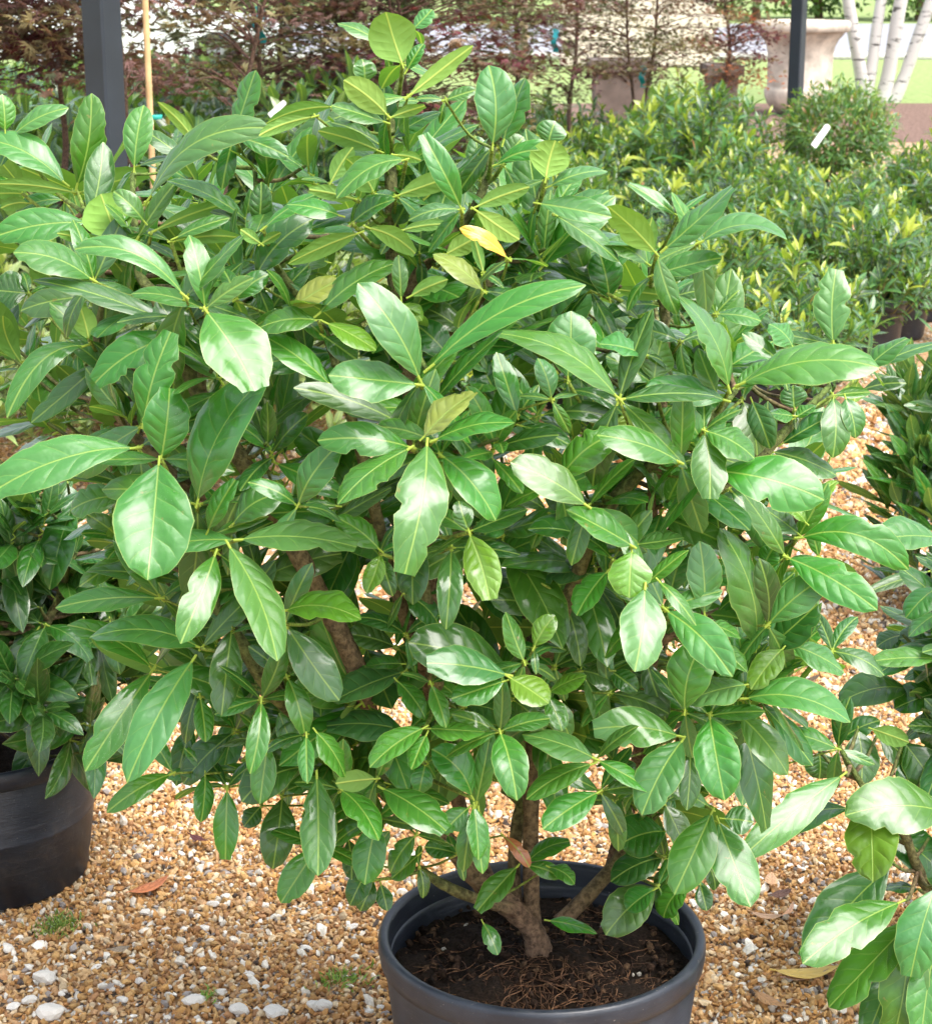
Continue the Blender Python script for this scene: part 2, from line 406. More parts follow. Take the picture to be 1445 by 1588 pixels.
# pots: profile of a nursery pot, wall + rim
def pot_meshes(r, h, tag_):
    wall = MB().lathe([(0, .004), (r * .80, .004), (r * .835, .008), (r * .845, h * .16), (r * .858, h * .165), (r * .905, h * .46), (r * .909, h * .465), (r * .909, h * .48), (r * .906, h * .485), (r * .962, h * .86), (r * .93, h * .90),
                       (r * .915, h * .86), (r * .80, .03), (0, .03)], n=72, wob=.006)
    rim = MB().lathe([(r * .964, h * .868), (r * .990, h * .876), (r * .998, h * .92), (r * 1.0, h * .968), (r * .992, h * .99), (r * .972, h), (r * .945, h * .993),
                      (r * .932, h * .97), (r * .928, h * .90), (r * .915, h * .84)], n=72, wob=.006)
    return wall.mesh(tag_ + '_wall', M['plastic']), rim.mesh(tag_ + '_rim', M['plastic'])
def add_pot(root, r, h, soil_frac=.80, bits=True):
    wm, rm = pot_meshes(r, h, 'pot')
    p = link('pot', wm, root); link('rim', rm, p)
    n, k = 60, 22
    V = [[0, 0, 0]]; Fs = []
    for i in range(1, k + 1):
        for j in range(n):
            a = 2 * math.pi * j / n; rr = r * .915 * i / k
            V.append([rr * math.cos(a), rr * math.sin(a), 0])
    V = np.array(V, float)
    q = V[:, :2] / r * 5
    V[:, 2] = h * soil_frac + .010 * np.sin(q[:, 0] * 1.3 + 1) * np.cos(q[:, 1] * 1.7) + .022 * np.exp(-(V[:, 0] ** 2 + V[:, 1] ** 2) / (.10 ** 2)) + .0022 * rng.standard_normal(len(V))
    for j in range(n): Fs.append([0, 1 + j, 1 + (j + 1) % n])
    for i in range(k - 1):
        for j in range(n): Fs.append([1 + i * n + j, 1 + (i + 1) * n + j, 1 + (i + 1) * n + (j + 1) % n, 1 + i * n + (j + 1) % n])
    s = link('soil', mesh_from('soil', V, Fs, M['soil'], np.tile([.020, .013, .009], (len(V), 1))), root)
    if bits:
        cl = MB()
        for i in range(700):
            a = random.uniform(0, 6.283); rr = r * .90 * math.sqrt(random.random()); z = h * soil_frac + .022 * math.exp(-rr * rr / .01)
            g = random.choice([(.03, .018, .012), (.02, .013, .009), (.05, .03, .02), (.014, .010, .008), (.03, .018, .012), (.10, .06, .035)])
            pebble(cl, (rr * math.cos(a), rr * math.sin(a), z + .003), random.uniform(.003, .009), g)
        for i in range(12):
            a = random.uniform(0, 6.283); rr = r * .85 * math.sqrt(random.random())
            pebble(cl, (rr * math.cos(a), rr * math.sin(a), h * soil_frac + .008), random.uniform(.003, .006), (.5, .46, .4))
        o = link('soil_crumbs', cl.mesh('soil_crumbs', M['soil'], False), root); o['kind'] = 'stuff'
        rt = MB()
        for i in range(420):
            a = random.uniform(0, 6.283); rr = r * .86 * math.sqrt(random.random())
            if random.random() < .6: a = random.uniform(-2.6, -.3)
            x, y, hd = rr * math.cos(a), rr * math.sin(a), random.uniform(0, 6.283); P = []
            L = random.uniform(.006, .018)
            for k2 in range(6):
                zz = h * soil_frac + .022 * math.exp(-(x * x + y * y) / .01) + .004 + .006 * math.sin(k2 * 1.1 + i) * random.random()
                P.append((x, y, zz)); hd += random.uniform(-.7, .7); x += L * math.cos(hd); y += L * math.sin(hd)
                if math.hypot(x, y) > r * .9: break
            if len(P) > 2: rt.tube(P, random.choice([.0003, .0003, .0004, .0005, .0008]), 4, random.choice([(.14, .07, .035), (.09, .045, .025), (.20, .11, .06)]), sub=2)
        o = link('fine_roots', rt.mesh('fine_roots', M['stem']), root); o['kind'] = 'stuff'
    return p
# one icosahedron, jittered, as the shape of small stones
_g = (1 + 5 ** .5) / 2
ICO = nrm(np.array([[-1, _g, 0], [1, _g, 0], [-1, -_g, 0], [1, -_g, 0], [0, -1, _g], [0, 1, _g], [0, -1, -_g], [0, 1, -_g], [_g, 0, -1], [_g, 0, 1], [-_g, 0, -1], [-_g, 0, 1]], float))
ICOF = np.array([[0, 11, 5], [0, 5, 1], [0, 1, 7], [0, 7, 10], [0, 10, 11], [1, 5, 9], [5, 11, 4], [11, 10, 2], [10, 7, 6], [7, 1, 8], [3, 9, 4], [3, 4, 2], [3, 2, 6], [3, 6, 8], [3, 8, 9], [4, 9, 5], [2, 4, 11], [6, 2, 10], [8, 6, 7], [9, 8, 1]])
def rand_rot(n):
    q = nrm(rng.standard_normal((n, 4))); a, b, c, d = q.T
    return np.stack([np.stack([1 - 2 * (c * c + d * d), 2 * (b * c - a * d), 2 * (b * d + a * c)], -1), np.stack([2 * (b * c + a * d), 1 - 2 * (b * b + d * d), 2 * (c * d - a * b)], -1),
                     np.stack([2 * (b * d - a * c), 2 * (c * d + a * b), 1 - 2 * (b * b + c * c)], -1)], -2)
def pebble(mb, c, r, tint):
    V = ICO * rng.uniform(.75, 1.2, (12, 1)) * np.array([1, .8, .62]) * r
    mb.add(V @ rand_rot(1)[0].T + np.array(c), ICOF.tolist(), tint)
# the gravel stones that can be told apart, as one mass
def gravel_stones():
    pots = [((.108, 2.495), .205), ((-.895, 3.29), .20)]
    P = []; S = []
    y = 2.45
    while y < 7.2:
        d = .0094 if y < 4.0 else .0104 * (1 + (y - 4.2) * .35)
        hw = y * .252 + .18
        x = np.arange(-hw, hw, d)
        if y > 4.6: x = x[(x > .42) | (rng.random(len(x)) < .25)]
        x = x + rng.uniform(-.5, .5, len(x)) * d
        yy = y + rng.uniform(-.5, .5, len(x)) * d
        P.append(np.stack([x, yy], 1)); S.append(np.full(len(x), d))
        y += d * .86
    P = np.concatenate(P); S = np.concatenate(S)
    keep = np.ones(len(P), bool)
    for c, r in pots: keep &= np.hypot(P[:, 0] - c[0], P[:, 1] - c[1]) > r * .93
    P, S = P[keep], S[keep]; n = len(P)
    rad = S * np.clip(rng.lognormal(-.52, .30, n), .28, 1.05)
    pal = np.array([[.40, .215, .08], [.46, .28, .115], [.33, .165, .062], [.53, .35, .18], [.43, .26, .135], [.60, .47, .31], [.36, .19, .09], [.72, .69, .63], [.62, .57, .50], [.30, .27, .26], [.08, .06, .05], [.50, .28, .10]])
    pr = np.array([.17, .18, .10, .16, .10, .13, .06, .034, .04, .035, .02, .05]); pr /= pr.sum()
    ci = rng.choice(len(pal), n, p=pr)
    big = np.isin(ci, [7, 8]); rad[big] *= rng.uniform(.8, 1.5, big.sum())
    C = pal[ci] * rng.uniform(.88, 1.28, (n, 1)) * np.array([1.0, .99, .95]) * (1 + .10 * np.sin(P[:, :1] * 3.1 + 1) * np.cos(P[:, 1:] * 4.3))
    B = ICO[None] * rng.uniform(.60, 1.28, (n, 12, 1)) * np.stack([np.ones(n) * 1.12, rng.uniform(.6, .95, n), rng.uniform(.42, .72, n)], 1)[:, None, :]
    V = np.einsum('nij,nkj->nki', rand_rot(n), B) * rad[:, None, None]
    V[..., 0] += P[:, 0, None]; V[..., 1] += P[:, 1, None]
    V[..., 2] += (rad * rng.uniform(.1, .75, n))[:, None] + .001
    Fa = (ICOF[None] + (np.arange(n) * 12)[:, None, None]).reshape(-1, 3)
    me = mesh_from('gravel_stones', V.reshape(-1, 3), Fa, M['stone'], np.repeat(C, 12, 0), smooth=False)
    o = link('gravel_stones', me); tag(o, 'tan and brown pea gravel covering the ground around the pots', 'gravel', kind='stuff')
    print('gravel stones', n)
gravel_stones()
# ------------------------------------------------------------------ leaves
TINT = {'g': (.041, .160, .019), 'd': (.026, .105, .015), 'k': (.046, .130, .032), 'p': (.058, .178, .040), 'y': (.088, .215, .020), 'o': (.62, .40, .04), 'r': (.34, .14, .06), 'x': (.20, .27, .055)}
UU = np.array([-1, -.5, 0, .5, 1.0])
def leaf_geo(B, T, W, Nt, bow=None, arch=.05, fold=.22, bites=0, trunc=False, pointed=False, tint='g', nseg=14, R=random, pet=.045):
    """one leaf from base B to tip T with its upper side towards Nt; returns (V, F, tint, luv)"""
    A = T - B; L = np.linalg.norm(A); A = A / L
    Nv = nrm(Nt - A * (A @ Nt))
    v = np.linspace(pet, 1.0, nseg + 1); s = (v - pet) / (1 - pet)
    bw = 4 * v * (1 - v)
    Cc = B + np.outer(v * L, A) + np.outer(bw * arch * L, Nv)
    if bow is not None: Cc = Cc + np.outer(bw, bow)
    sway = R.uniform(-.035, .035) * L
    side0 = np.cross(A, Nv)
    Cc = Cc + np.outer(np.sin(v * 3.1) * sway, side0)
    Tn = nrm(np.gradient(Cc, axis=0))
    tw = R.uniform(-.6, .6)
    if pointed: sh = (s ** .75) * ((1 - s) ** .85); sh /= sh.max()
    else: sh = np.sin(np.pi * s ** 1.08) ** (.78 - .30 * s)
    sh = np.maximum(sh, .035)
    if trunc: sh = np.where(s > .80, np.maximum(sh, .62 - (s - .8)), sh)
    else: sh[-1] = .03
    hl = sh.copy(); hr = sh.copy()
    jag = .02
    for b in range(bites):
        v0 = R.uniform(.35, .95); dp = R.uniform(.15, .42); wd = R.uniform(.025, .06)
        k = 1 - dp * np.exp(-((s - v0) / wd) ** 2)
        if R.random() < .5: hl = hl * k
        else: hr = hr * k
    if bites > 1: jag = .03
    hl = hl * (1 + jag * rng.standard_normal(len(s))); hr = hr * (1 + jag * rng.standard_normal(len(s)))
    ph = R.uniform(0, 6.28); ph2 = R.uniform(0, 6.28); rp = R.uniform(.02, .08); fq = R.uniform(9, 16)
    V = []; U = []
    for i in range(nseg + 1):
        n_i = nrm(Nv - Tn[i] * (Nv @ Tn[i])); sd_ = np.cross(Tn[i], n_i)
        a = tw * s[i]
        n_i, sd_ = n_i * math.cos(a) + sd_ * math.sin(a), sd_ * math.cos(a) - n_i * math.sin(a)
        hw = np.where(UU < 0, hl[i], hr[i]) * W / 2
        au = np.abs(UU)
        z = hw * (fold * au - (fold * .55 + .16) * au ** 2) + hw * rp * au * np.sin(fq * s[i] + np.where(UU < 0, ph, ph2))
        V.append(Cc[i] + np.outer(UU * hw, sd_) + np.outer(z, n_i))
        U.append(np.stack([UU, np.full(5, s[i]), au * hw], 1))
    V = np.concatenate(V); U = np.concatenate(U)
    Fs = [[i * 5 + j, i * 5 + j + 1, (i + 1) * 5 + j + 1, (i + 1) * 5 + j] for i in range(nseg) for j in range(4)]
    # stalk
    n0 = len(V); sd_ = np.cross(A, Nv); r = .0017 if L > .09 else .0012
    Pp = np.array([B - A * .004, Cc[0] + A * .002])
    for q in Pp: V = np.vstack([V, [q + r * (sd_ * math.cos(t) + Nv * math.sin(t)) for t in np.arange(5) * 2 * math.pi / 5]])
    U = np.vstack([U, np.tile([.5, -1.0, .01], (10, 1))])
    Fs += [[n0 + j, n0 + (j + 1) % 5, n0 + 5 + (j + 1) % 5, n0 + 5 + j] for j in range(5)]
    base = np.array(TINT[tint]) if isinstance(tint, str) else np.array(tint)
    c = base * np.array([R.uniform(.82, 1.25), R.uniform(.88, 1.14), R.uniform(.75, 1.3)])
    return V, Fs, np.tile(c, (len(V), 1)), U
def bulk_leaves(B, A, Nt, L, W, C, arch=.06, fold=.25, nseg=5, pointed=False):
    """many simple leaves at once -> V, F(quads), tint, luv"""
    n = len(B); A = nrm(A); Nv = nrm(Nt - A * np.sum(A * Nt, 1, keepdims=True)); S_ = np.cross(A, Nv)
    v = np.linspace(.03, 1, nseg + 1)
    sh = (np.sin(np.pi * v ** .92) ** .75) if not pointed else (v ** .75 * (1 - v) ** .85) / .53
    sh = np.maximum(sh, .04); uu = np.array([-1, 0, 1.0])
    ar = arch * rng.uniform(.2, 1.8, n)
    ctr = B[:, None, :] + v[None, :, None] * (L[:, None] * A)[:, None, :] + ((4 * v * (1 - v))[None, :] * (ar * L)[:, None] - (v ** 2)[None, :] * (ar * L * .9)[:, None])[..., None] * Nv[:, None, :]
    hw = sh[None] * (W / 2)[:, None]
    V = ctr[:, :, None, :] + (uu[None, None] * hw[..., None])[..., None] * S_[:, None, None, :] + (np.abs(uu)[None, None] * hw[..., None] * fold)[..., None] * Nv[:, None, None, :]
    U = np.stack([np.broadcast_to(uu[None, None], hw.shape + (3,)), np.broadcast_to(v[None, :, None], hw.shape + (3,)), np.abs(uu)[None, None] * hw[..., None]], -1)
    m = (nseg + 1) * 3
    f = np.array([[i * 3 + j, i * 3 + j + 1, (i + 1) * 3 + j + 1, (i + 1) * 3 + j] for i in range(nseg) for j in range(2)])
    Fa = (f[None] + (np.arange(n) * m)[:, None, None]).reshape(-1, 4)
    return V.reshape(-1, 3), Fa, np.repeat(C, m, 0), U.reshape(-1, 3)
def shoot_leaves(P, D, n, L, W, spread=(55, 85), up=.5, gap=.010):
    """n leaves spiralling up the end of a shoot at P pointing along D: arrays B, A, N"""
    D = nrm(D); e = nrm(np.cross(D, [.2, .5, .84])); g = np.cross(D, e)
    k = np.arange(n); a = k * 2.4 + random.uniform(0, 6.28)
    th = np.radians(np.linspace(spread[1], spread[0] * .55, n) + rng.uniform(-12, 12, n))
    rad_ = np.cos(a)[:, None] * e + np.sin(a)[:, None] * g
    A = np.cos(th)[:, None] * D + np.sin(th)[:, None] * rad_
    Nn = D * 1.0 + np.array([0, 0, up])
    Nn = Nn[None] - rad_ * .15 + rng.uniform(-.25, .25, (n, 3))
    B = P + (k - n)[:, None] * gap * D
    ll = L * rng.uniform(.72, 1.15, n); ll[-2:] *= .6
    return B, A, Nn, ll, W * ll / L * rng.uniform(.85, 1.15, n)

# ------------------------------------------------------------------ the laurel in the middle, leaf by leaf
LEAVES = """
118 291 140 155 52 gbf|104 287 -12 222 44 p B-8|119 299 0 286 22 u|119 300 221 270 42 ub|184 374 158 306 84 uy|208 263 222 170 46 p|18 212 100 170 28 p|8 205 4 150 36 g
228 315 408 207 40 pf B-12|212 372 274 282 26 g|235 360 363 315 22 u|385 343 268 285 32 k|363 211 394 116 40 gbf|308 232 249 163 22 uy|310 232 312 198 12 y|308 230 300 204 8 y|314 232 325 206 8 y
575 165 462 215 36 k|490 180 408 208 22 uf|520 165 420 190 28 u|285 245 228 205 28 k|212 258 285 245 16 k|138 345 3 365 46 g|180 385 95 363 22 u|225 345 180 300 30 p|400 355 405 287 38 df|408 355 500 300 24 g|390 355 330 330 20 k
265 375 370 370 24 u|270 370 350 340 20 g|395 435 478 347 48 df|405 378 375 357 20 u|405 378 433 362 18 u|35 300 -5 300 20 u|45 315 5 322 22 u|100 310 30 330 24 g|146 436 30 395 46 pf|288 462 128 392 30 pf B-6|285 512 68 440 36 k B-10
140 460 40 480 40 k|145 465 45 505 24 d|45 455 -5 450 58 d|138 527 125 478 36 uy|135 537 20 640 34 g B-22|165 555 57 648 38 k|175 590 75 625 30 d|268 490 342 416 46 p|318 480 390 597 104 gf|306 783 405 597 98 gf|222 660 262 525 64 gbf|285 520 158 588 52 gb|250 712 262 610 76 g
215 695 -15 772 60 pbf B-18|247 712 230 886 118 gf|197 752 90 735 30 d|195 770 116 790 46 gb|300 740 340 690 40 k|494 497 408 508 46 g|515 600 413 525 42 g|420 482 475 415 42 d|450 480 520 437 36 x|365 465 412 428 30 g|491 490 611 412 48 g
652 592 562 450 66 pf|652 597 520 583 60 pf|662 575 890 452 46 gf B-10|662 638 792 508 36 df|630 662 468 606 38 kf|672 684 788 658 46 gf|640 695 503 684 52 gb|638 694 532 776 62 gbf|662 684 630 875 84 pbf|683 706 762 800 68 gf|655 680 730 615 52 xb|802 646 772 553 38 g|775 630 740 560 40 d
960 620 790 525 62 pf|880 590 885 490 80 p|855 620 835 560 36 p|880 605 960 640 20 k|805 660 880 690 34 d|835 645 960 655 28 d|865 750 952 676 52 gb|912 786 800 722 56 pf|982 848 885 795 52 gf|950 868 828 825 56 df|925 880 840 895 42 kb|943 885 898 950 46 gb|840 905 752 835 28 d
727 826 757 923 58 yf|700 850 692 967 42 kf|640 830 640 930 55 k|625 920 676 965 42 d|590 858 570 916 34 y|590 860 608 920 28 d|590 854 525 806 46 g|368 838 539 848 58 pf B-6|400 900 520 862 44 k|325 832 410 803 18 g|360 815 435 768 46 p|322 825 362 750 34 g
352 842 424 1012 70 pf|335 856 284 988 56 gf|250 928 98 942 36 g|290 905 146 888 40 k|312 1006 152 990 66 kf|302 1020 205 1200 68 pf|238 1038 140 1185 56 gf|360 972 345 1100 52 kf|322 1040 290 1145 36 d|300 1120 275 1212 40 d|442 968 520 1078 58 k|440 948 551 960 62 yf B-4|420 1010 412 1075 42 kb|445 1050 470 1130 40 g|350 935 350 970 30 k
310 1080 318 1146 34 g|365 1135 290 1210 44 d|268 1200 173 1256 36 gf|318 1200 312 1270 34 g|352 1222 350 1325 40 g|405 1085 389 1192 36 gf|416 1150 404 1240 40 g|470 1190 382 1240 52 d|438 1235 424 1340 56 k|405 1250 380 1280 32 d|475 1140 477 1210 28 pf|491 1200 493 1347 58 gf|495 1310 440 1394 46 g
488 1133 532 1200 48 gb|632 1135 516 1127 58 k|660 1128 580 1186 46 gf|662 1138 640 1190 34 gf|662 1130 745 1135 42 g|660 1185 650 1228 34 g|585 1208 525 1215 34 u|528 1225 583 1298 52 gf|585 1270 567 1365 52 g|590 1222 684 1284 54 gf|600 1215 690 1245 28 d|732 1238 674 1168 48 g|738 1249 760 1140 38 g
775 1135 800 1234 56 gf|924 1178 818 1142 56 pf|922 1184 824 1236 40 g|930 1228 848 1282 46 gf|735 1249 741 1328 40 gf|733 1255 720 1345 32 g|742 1255 748 1348 34 g|728 1252 690 1290 38 gb|710 1325 662 1315 24 d|650 1345 655 1390 22 d|650 1325 610 1360 28 g|645 1295 608 1350 36 g|575 1340 545 1400 40 d|580 1365 560 1410 30 d|590 1370 600 1410 26 d|540 1300 545 1360 32 d
803 1343 745 1408 38 gF|815 1340 878 1308 30 gF|815 1342 866 1360 24 gF|850 1345 888 1370 28 gF|779 1296 818 1342 20 rF|748 1430 770 1478 28 gG|848 1428 920 1447 30 gG
950 1180 975 1210 38 d|790 1048 671 1030 54 pf|784 1056 706 1082 42 gf|788 1050 846 1088 50 yf|795 1040 645 1000 66 d|813 1028 786 955 38 g|828 1005 858 958 34 y|876 936 898 1026 42 k|868 928 768 930 42 k|614 1004 542 985 38 k|630 985 555 960 30 d|628 1042 525 1085 58 k|625 1030 570 1035 36 d
614 1055 656 1110 38 g|668 1060 690 1124 34 g|850 1075 905 1050 34 y|900 1040 955 1060 38 k|905 1050 930 1130 46 k|860 1035 935 1010 28 d|850 1078 870 1130 36 g|720 1095 800 1130 62 d|795 1085 840 1130 48 kb|840 1080 880 1140 42 k|850 795 778 772 30 k|727 823 712 780 36 g|727 825 812 792 36 d|835 815 790 825 16 k
462 785 522 695 54 gf|520 805 600 760 32 k|525 785 478 780 16 g|725 518 645 473 48 k|700 560 645 505 48 d|750 452 677 398 36 x|620 472 652 495 28 y|622 465 618 400 26 g|635 460 690 435 26 u|504 500 577 540 36 y|500 520 550 555 32 d|500 600 480 575 40 k|750 425 735 370 18 u|788 402 718 357 20 of|690 395 735 370 32 uy|942 455 829 414 34 k|915 450 790 420 24 d|945 440 875 402 28 k|945 465 930 395 52 d|815 430 760 450 28 d
1130 606 1058 470 62 pbf|1145 598 1347 572 66 pf B-14|1292 535 1296 426 58 pb|1340 575 1402 528 40 g|1350 570 1455 533 24 k|1128 622 1010 602 50 pf|1014 592 1025 533 60 p|1012 594 945 555 36 p|1145 600 1190 575 34 g|1140 600 1190 560 36 p|1112 612 1085 545 36 p|1150 620 1172 700 66 k|1165 620 1192 690 44 k
1092 668 1100 766 58 gf|1092 668 1164 708 52 gf|1104 730 1265 772 68 gf|1055 718 935 678 50 gf|1195 700 1290 735 46 k|1210 690 1290 645 42 d|1291 613 1291 703 50 g|1310 615 1325 675 40 g|1330 590 1325 620 30 uy|1335 605 1400 595 20 d|1232 635 1230 600 42 k|1232 645 1195 640 28 g|1232 648 1263 630 26 g|1210 560 1155 520 26 g|1230 540 1195 505 40 p
1040 460 965 450 26 u|1025 475 945 490 38 d|1045 460 1105 450 24 d|1009 428 1111 402 36 g|1000 440 1095 420 26 k|1018 394 947 325 54 uy|1028 388 1128 297 54 pf|1083 378 1210 372 44 pf B-18|1050 335 980 289 24 p|1005 410 945 375 38 p|1000 550 935 535 42 p|1055 530 975 510 32 k|1110 487 1175 497 24 g|990 660 985 590 38 d|1020 690 1010 640 28 d|1045 680 995 605 38 k|985 670 970 640 42 x
624 100 600 24 78 uyf|590 65 528 38 26 p|640 45 668 16 24 p|630 110 655 70 24 g|632 150 726 76 28 uyf|565 130 562 94 36 p|602 180 538 128 44 uyf|605 182 655 165 20 u|607 215 678 176 30 df|690 155 735 140 18 g|716 325 660 217 42 gf|763 228 758 110 62 pf|780 222 812 128 58 gf|745 280 738 215 38 k|780 255 810 215 38 k
765 258 875 247 28 g B-6|850 225 860 190 46 p|846 278 860 222 64 uyf|850 290 935 267 32 p|832 315 940 335 36 p|858 332 952 400 38 p|865 320 805 345 22 k|735 322 815 292 30 u|735 324 800 368 36 uyf|614 304 703 272 34 u|630 248 530 303 40 gf B-14|512 285 545 232 32 u|580 300 540 250 52 u|546 346 608 312 42 df|530 335 452 318 38 g|555 310 485 295 24 u
568 352 638 390 34 uy|560 360 455 405 36 u|620 358 690 348 20 u|650 395 655 330 46 d|590 235 500 205 32 u|590 225 520 192 24 d|600 190 520 165 26 g|612 240 650 248 18 u|585 180 550 150 22 k|612 350 628 320 28 k
1130 758 1192 850 44 d|1092 956 1085 848 50 pf|1170 1008 1120 833 76 gbf|1185 880 1200 850 34 g|1190 970 1278 898 52 pf|1188 1008 1262 942 60 df|1172 1005 1195 935 34 g|1215 1005 1168 1065 46 yf|1062 1105 1090 1002 68 gf|1160 1062 1072 1085 58 pf|1152 1085 1306 1118 62 pf B-10|1225 1000 1303 1040 48 p|1290 1010 1365 1045 36 k
1218 864 1350 940 56 gf B-6|1236 836 1396 880 56 gf B-14|1240 830 1185 790 42 k|1252 800 1295 750 26 yb|1250 812 1220 790 24 y|1270 865 1330 900 28 u|1115 825 1110 790 44 d|985 845 1055 835 36 k|980 852 976 922 70 yf|1000 908 985 1032 78 pf|1030 945 1128 1042 60 pf|1020 900 1075 965 26 g|1040 920 1060 855 46 k|1095 968 1145 990 36 g|1110 1000 1155 1040 42 g|1000 1020 1030 1110 42 k|945 1075 1030 1105 32 k|945 1040 985 1070 32 d
1056 1143 930 1132 56 pf|1060 1146 1000 1256 70 pf|1100 1110 1122 1232 72 gf|1145 1108 1216 1195 58 pf|1150 1120 1185 1275 64 d|1300 1162 1212 1135 40 g|1105 1257 1050 1378 68 gf|1112 1270 1160 1397 70 gf|1035 1290 965 1310 60 d|1030 1330 953 1365 52 d|1030 1245 1060 1312 42 k|1020 1375 945 1445 62 k|1015 1380 975 1410 38 g|1070 1370 1032 1420 42 gb|1040 1340 1030 1395 46 d|1085 1370 1095 1410 28 d|1100 1345 1108 1378 32 d
985 1230 945 1220 34 d|950 1245 958 1315 28 g|1070 1160 1065 1250 38 d|1120 1270 1165 1275 42 k
"""
def parse(txt):
    out = []
    for ent in txt.replace('\n', '|').split('|'):
        t = ent.split()
        if not t: continue
        out.append(dict(b=(float(t[0]), float(t[1])), t=(float(t[2]), float(t[3])), w=float(t[4]), f=t[5], bow=float(t[6][1:]) if len(t) > 6 else 0.0))
    return out
Y0 = 2.495                                  # distance of the stem
def front(px, py):
    q = 1 - ((px - 690) / 690) ** 2 - ((py - 760) / 800) ** 2
    return Y0 + .10 - .52 * math.sqrt(max(0.0, q))
def place_leaves(leaves, depth_fn, seed):
    """gives every traced leaf its place in space; leaves that spring from the same shoot share its distance"""
    R = random.Random(seed); shoots = []
    for lf in leaves:
        b = lf['b']; hit = None
        for s_ in shoots:
            if math.hypot(s_['c'][0] - b[0], s_['c'][1] - b[1]) < 24: hit = s_; break
        if hit is None:
            hit = dict(c=b, m=[]); shoots.append(hit)
        hit['m'].append(lf)
    geos = []
    for s_ in shoots:
        fl = ''.join(l['f'] for l in s_['m'])
        Y = depth_fn(*s_['c'])
        nf, nd = fl.count('f'), fl.count('d') + fl.count('k')
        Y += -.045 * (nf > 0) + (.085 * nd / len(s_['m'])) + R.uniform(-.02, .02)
        if 'F' in fl: Y = Y0 - .10
        if 'G' in fl: Y = Y0 - .07
        s_['Y'] = Y; s_['P'] = at(s_['c'][0], s_['c'][1], Y)
        for lf in s_['m']:
            f = lf['f']; Yl = Y + R.uniform(-.006, .006) + (.03 if ('d' in f or 'k' in f) else 0) - (.015 if 'f' in f else 0)
            Bp = at(*lf['b'], Yl)
            dx, dy = lf['t'][0] - lf['b'][0], lf['t'][1] - lf['b'][1]; pl = math.hypot(dx, dy)
            D = np.linalg.norm(Bp - CAM); l = pl / F * D
            tilt = math.radians(6 + 20 * dy / pl + R.uniform(-9, 9) + (8 if 'f' in f else -2))
            Tp = at(lf['t'][0] + dx * .08, lf['t'][1] + dy * .08, Yl - l * math.tan(tilt))
            view = nrm(CAM - (Bp + Tp) / 2)
            A = nrm(Tp - Bp)
            if 'u' in f: Nt = -view * .9 + np.array([0, 0, .30])
            else: Nt = view * .72 + np.array([0, 0, .62]) + np.array([0, .18, 0])
            Nt = nrm(Nt) + np.array([R.uniform(-.28, .28), R.uniform(-.2, .2), R.uniform(-.15, .15)])
            Nv = nrm(Nt - A * (A @ Nt)); S_ = np.cross(A, Nv)
            k = math.sqrt(max(.3, 1 - (S_ @ view) ** 2))
            W = lf['w'] / F * D / k * .97
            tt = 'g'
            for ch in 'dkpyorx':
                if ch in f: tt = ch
            bow = UPV * (-lf['bow'] / F * D) if lf['bow'] else None
            nb = R.choice([2, 3, 3]) if 'b' in f else (1 if R.random() < .42 else 0)
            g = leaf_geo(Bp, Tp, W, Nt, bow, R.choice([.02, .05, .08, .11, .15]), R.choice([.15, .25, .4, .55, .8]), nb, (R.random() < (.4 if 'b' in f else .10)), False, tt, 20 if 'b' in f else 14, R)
            geos.append((lf['w'] * pl, g, tt))
    return geos, shoots
BROWN, GREEN, YG = (.165, .105, .068), (.085, .13, .03), (.20, .28, .05)
def world_tube(root, name, pts, rad, tint, n=9, noise_=.05, mat='bark'):
    mb = MB(); mb.tube(pts, rad, n, tint, sub=5, noise=noise_)
    return link(name, mb.mesh(name, M[mat], off=np.array(root.location)), root)
def link_leaf(root, g, mat='leaf', name='leaf'):
    return link(name, mesh_from(name, g[0] - np.array(root.location), g[1], M[mat], g[2], g[3]), root)
def join_leaves(root, geos, mat='leaf', extra=None, name='leaf_mass'):
    mb = MB()
    for g in geos: mb.add(g[0], g[1], g[2], g[3])
    me = mb.mesh(name, M[mat], off=np.array(root.location))
    o = link(name, me, root); o['kind'] = 'stuff'
    return o

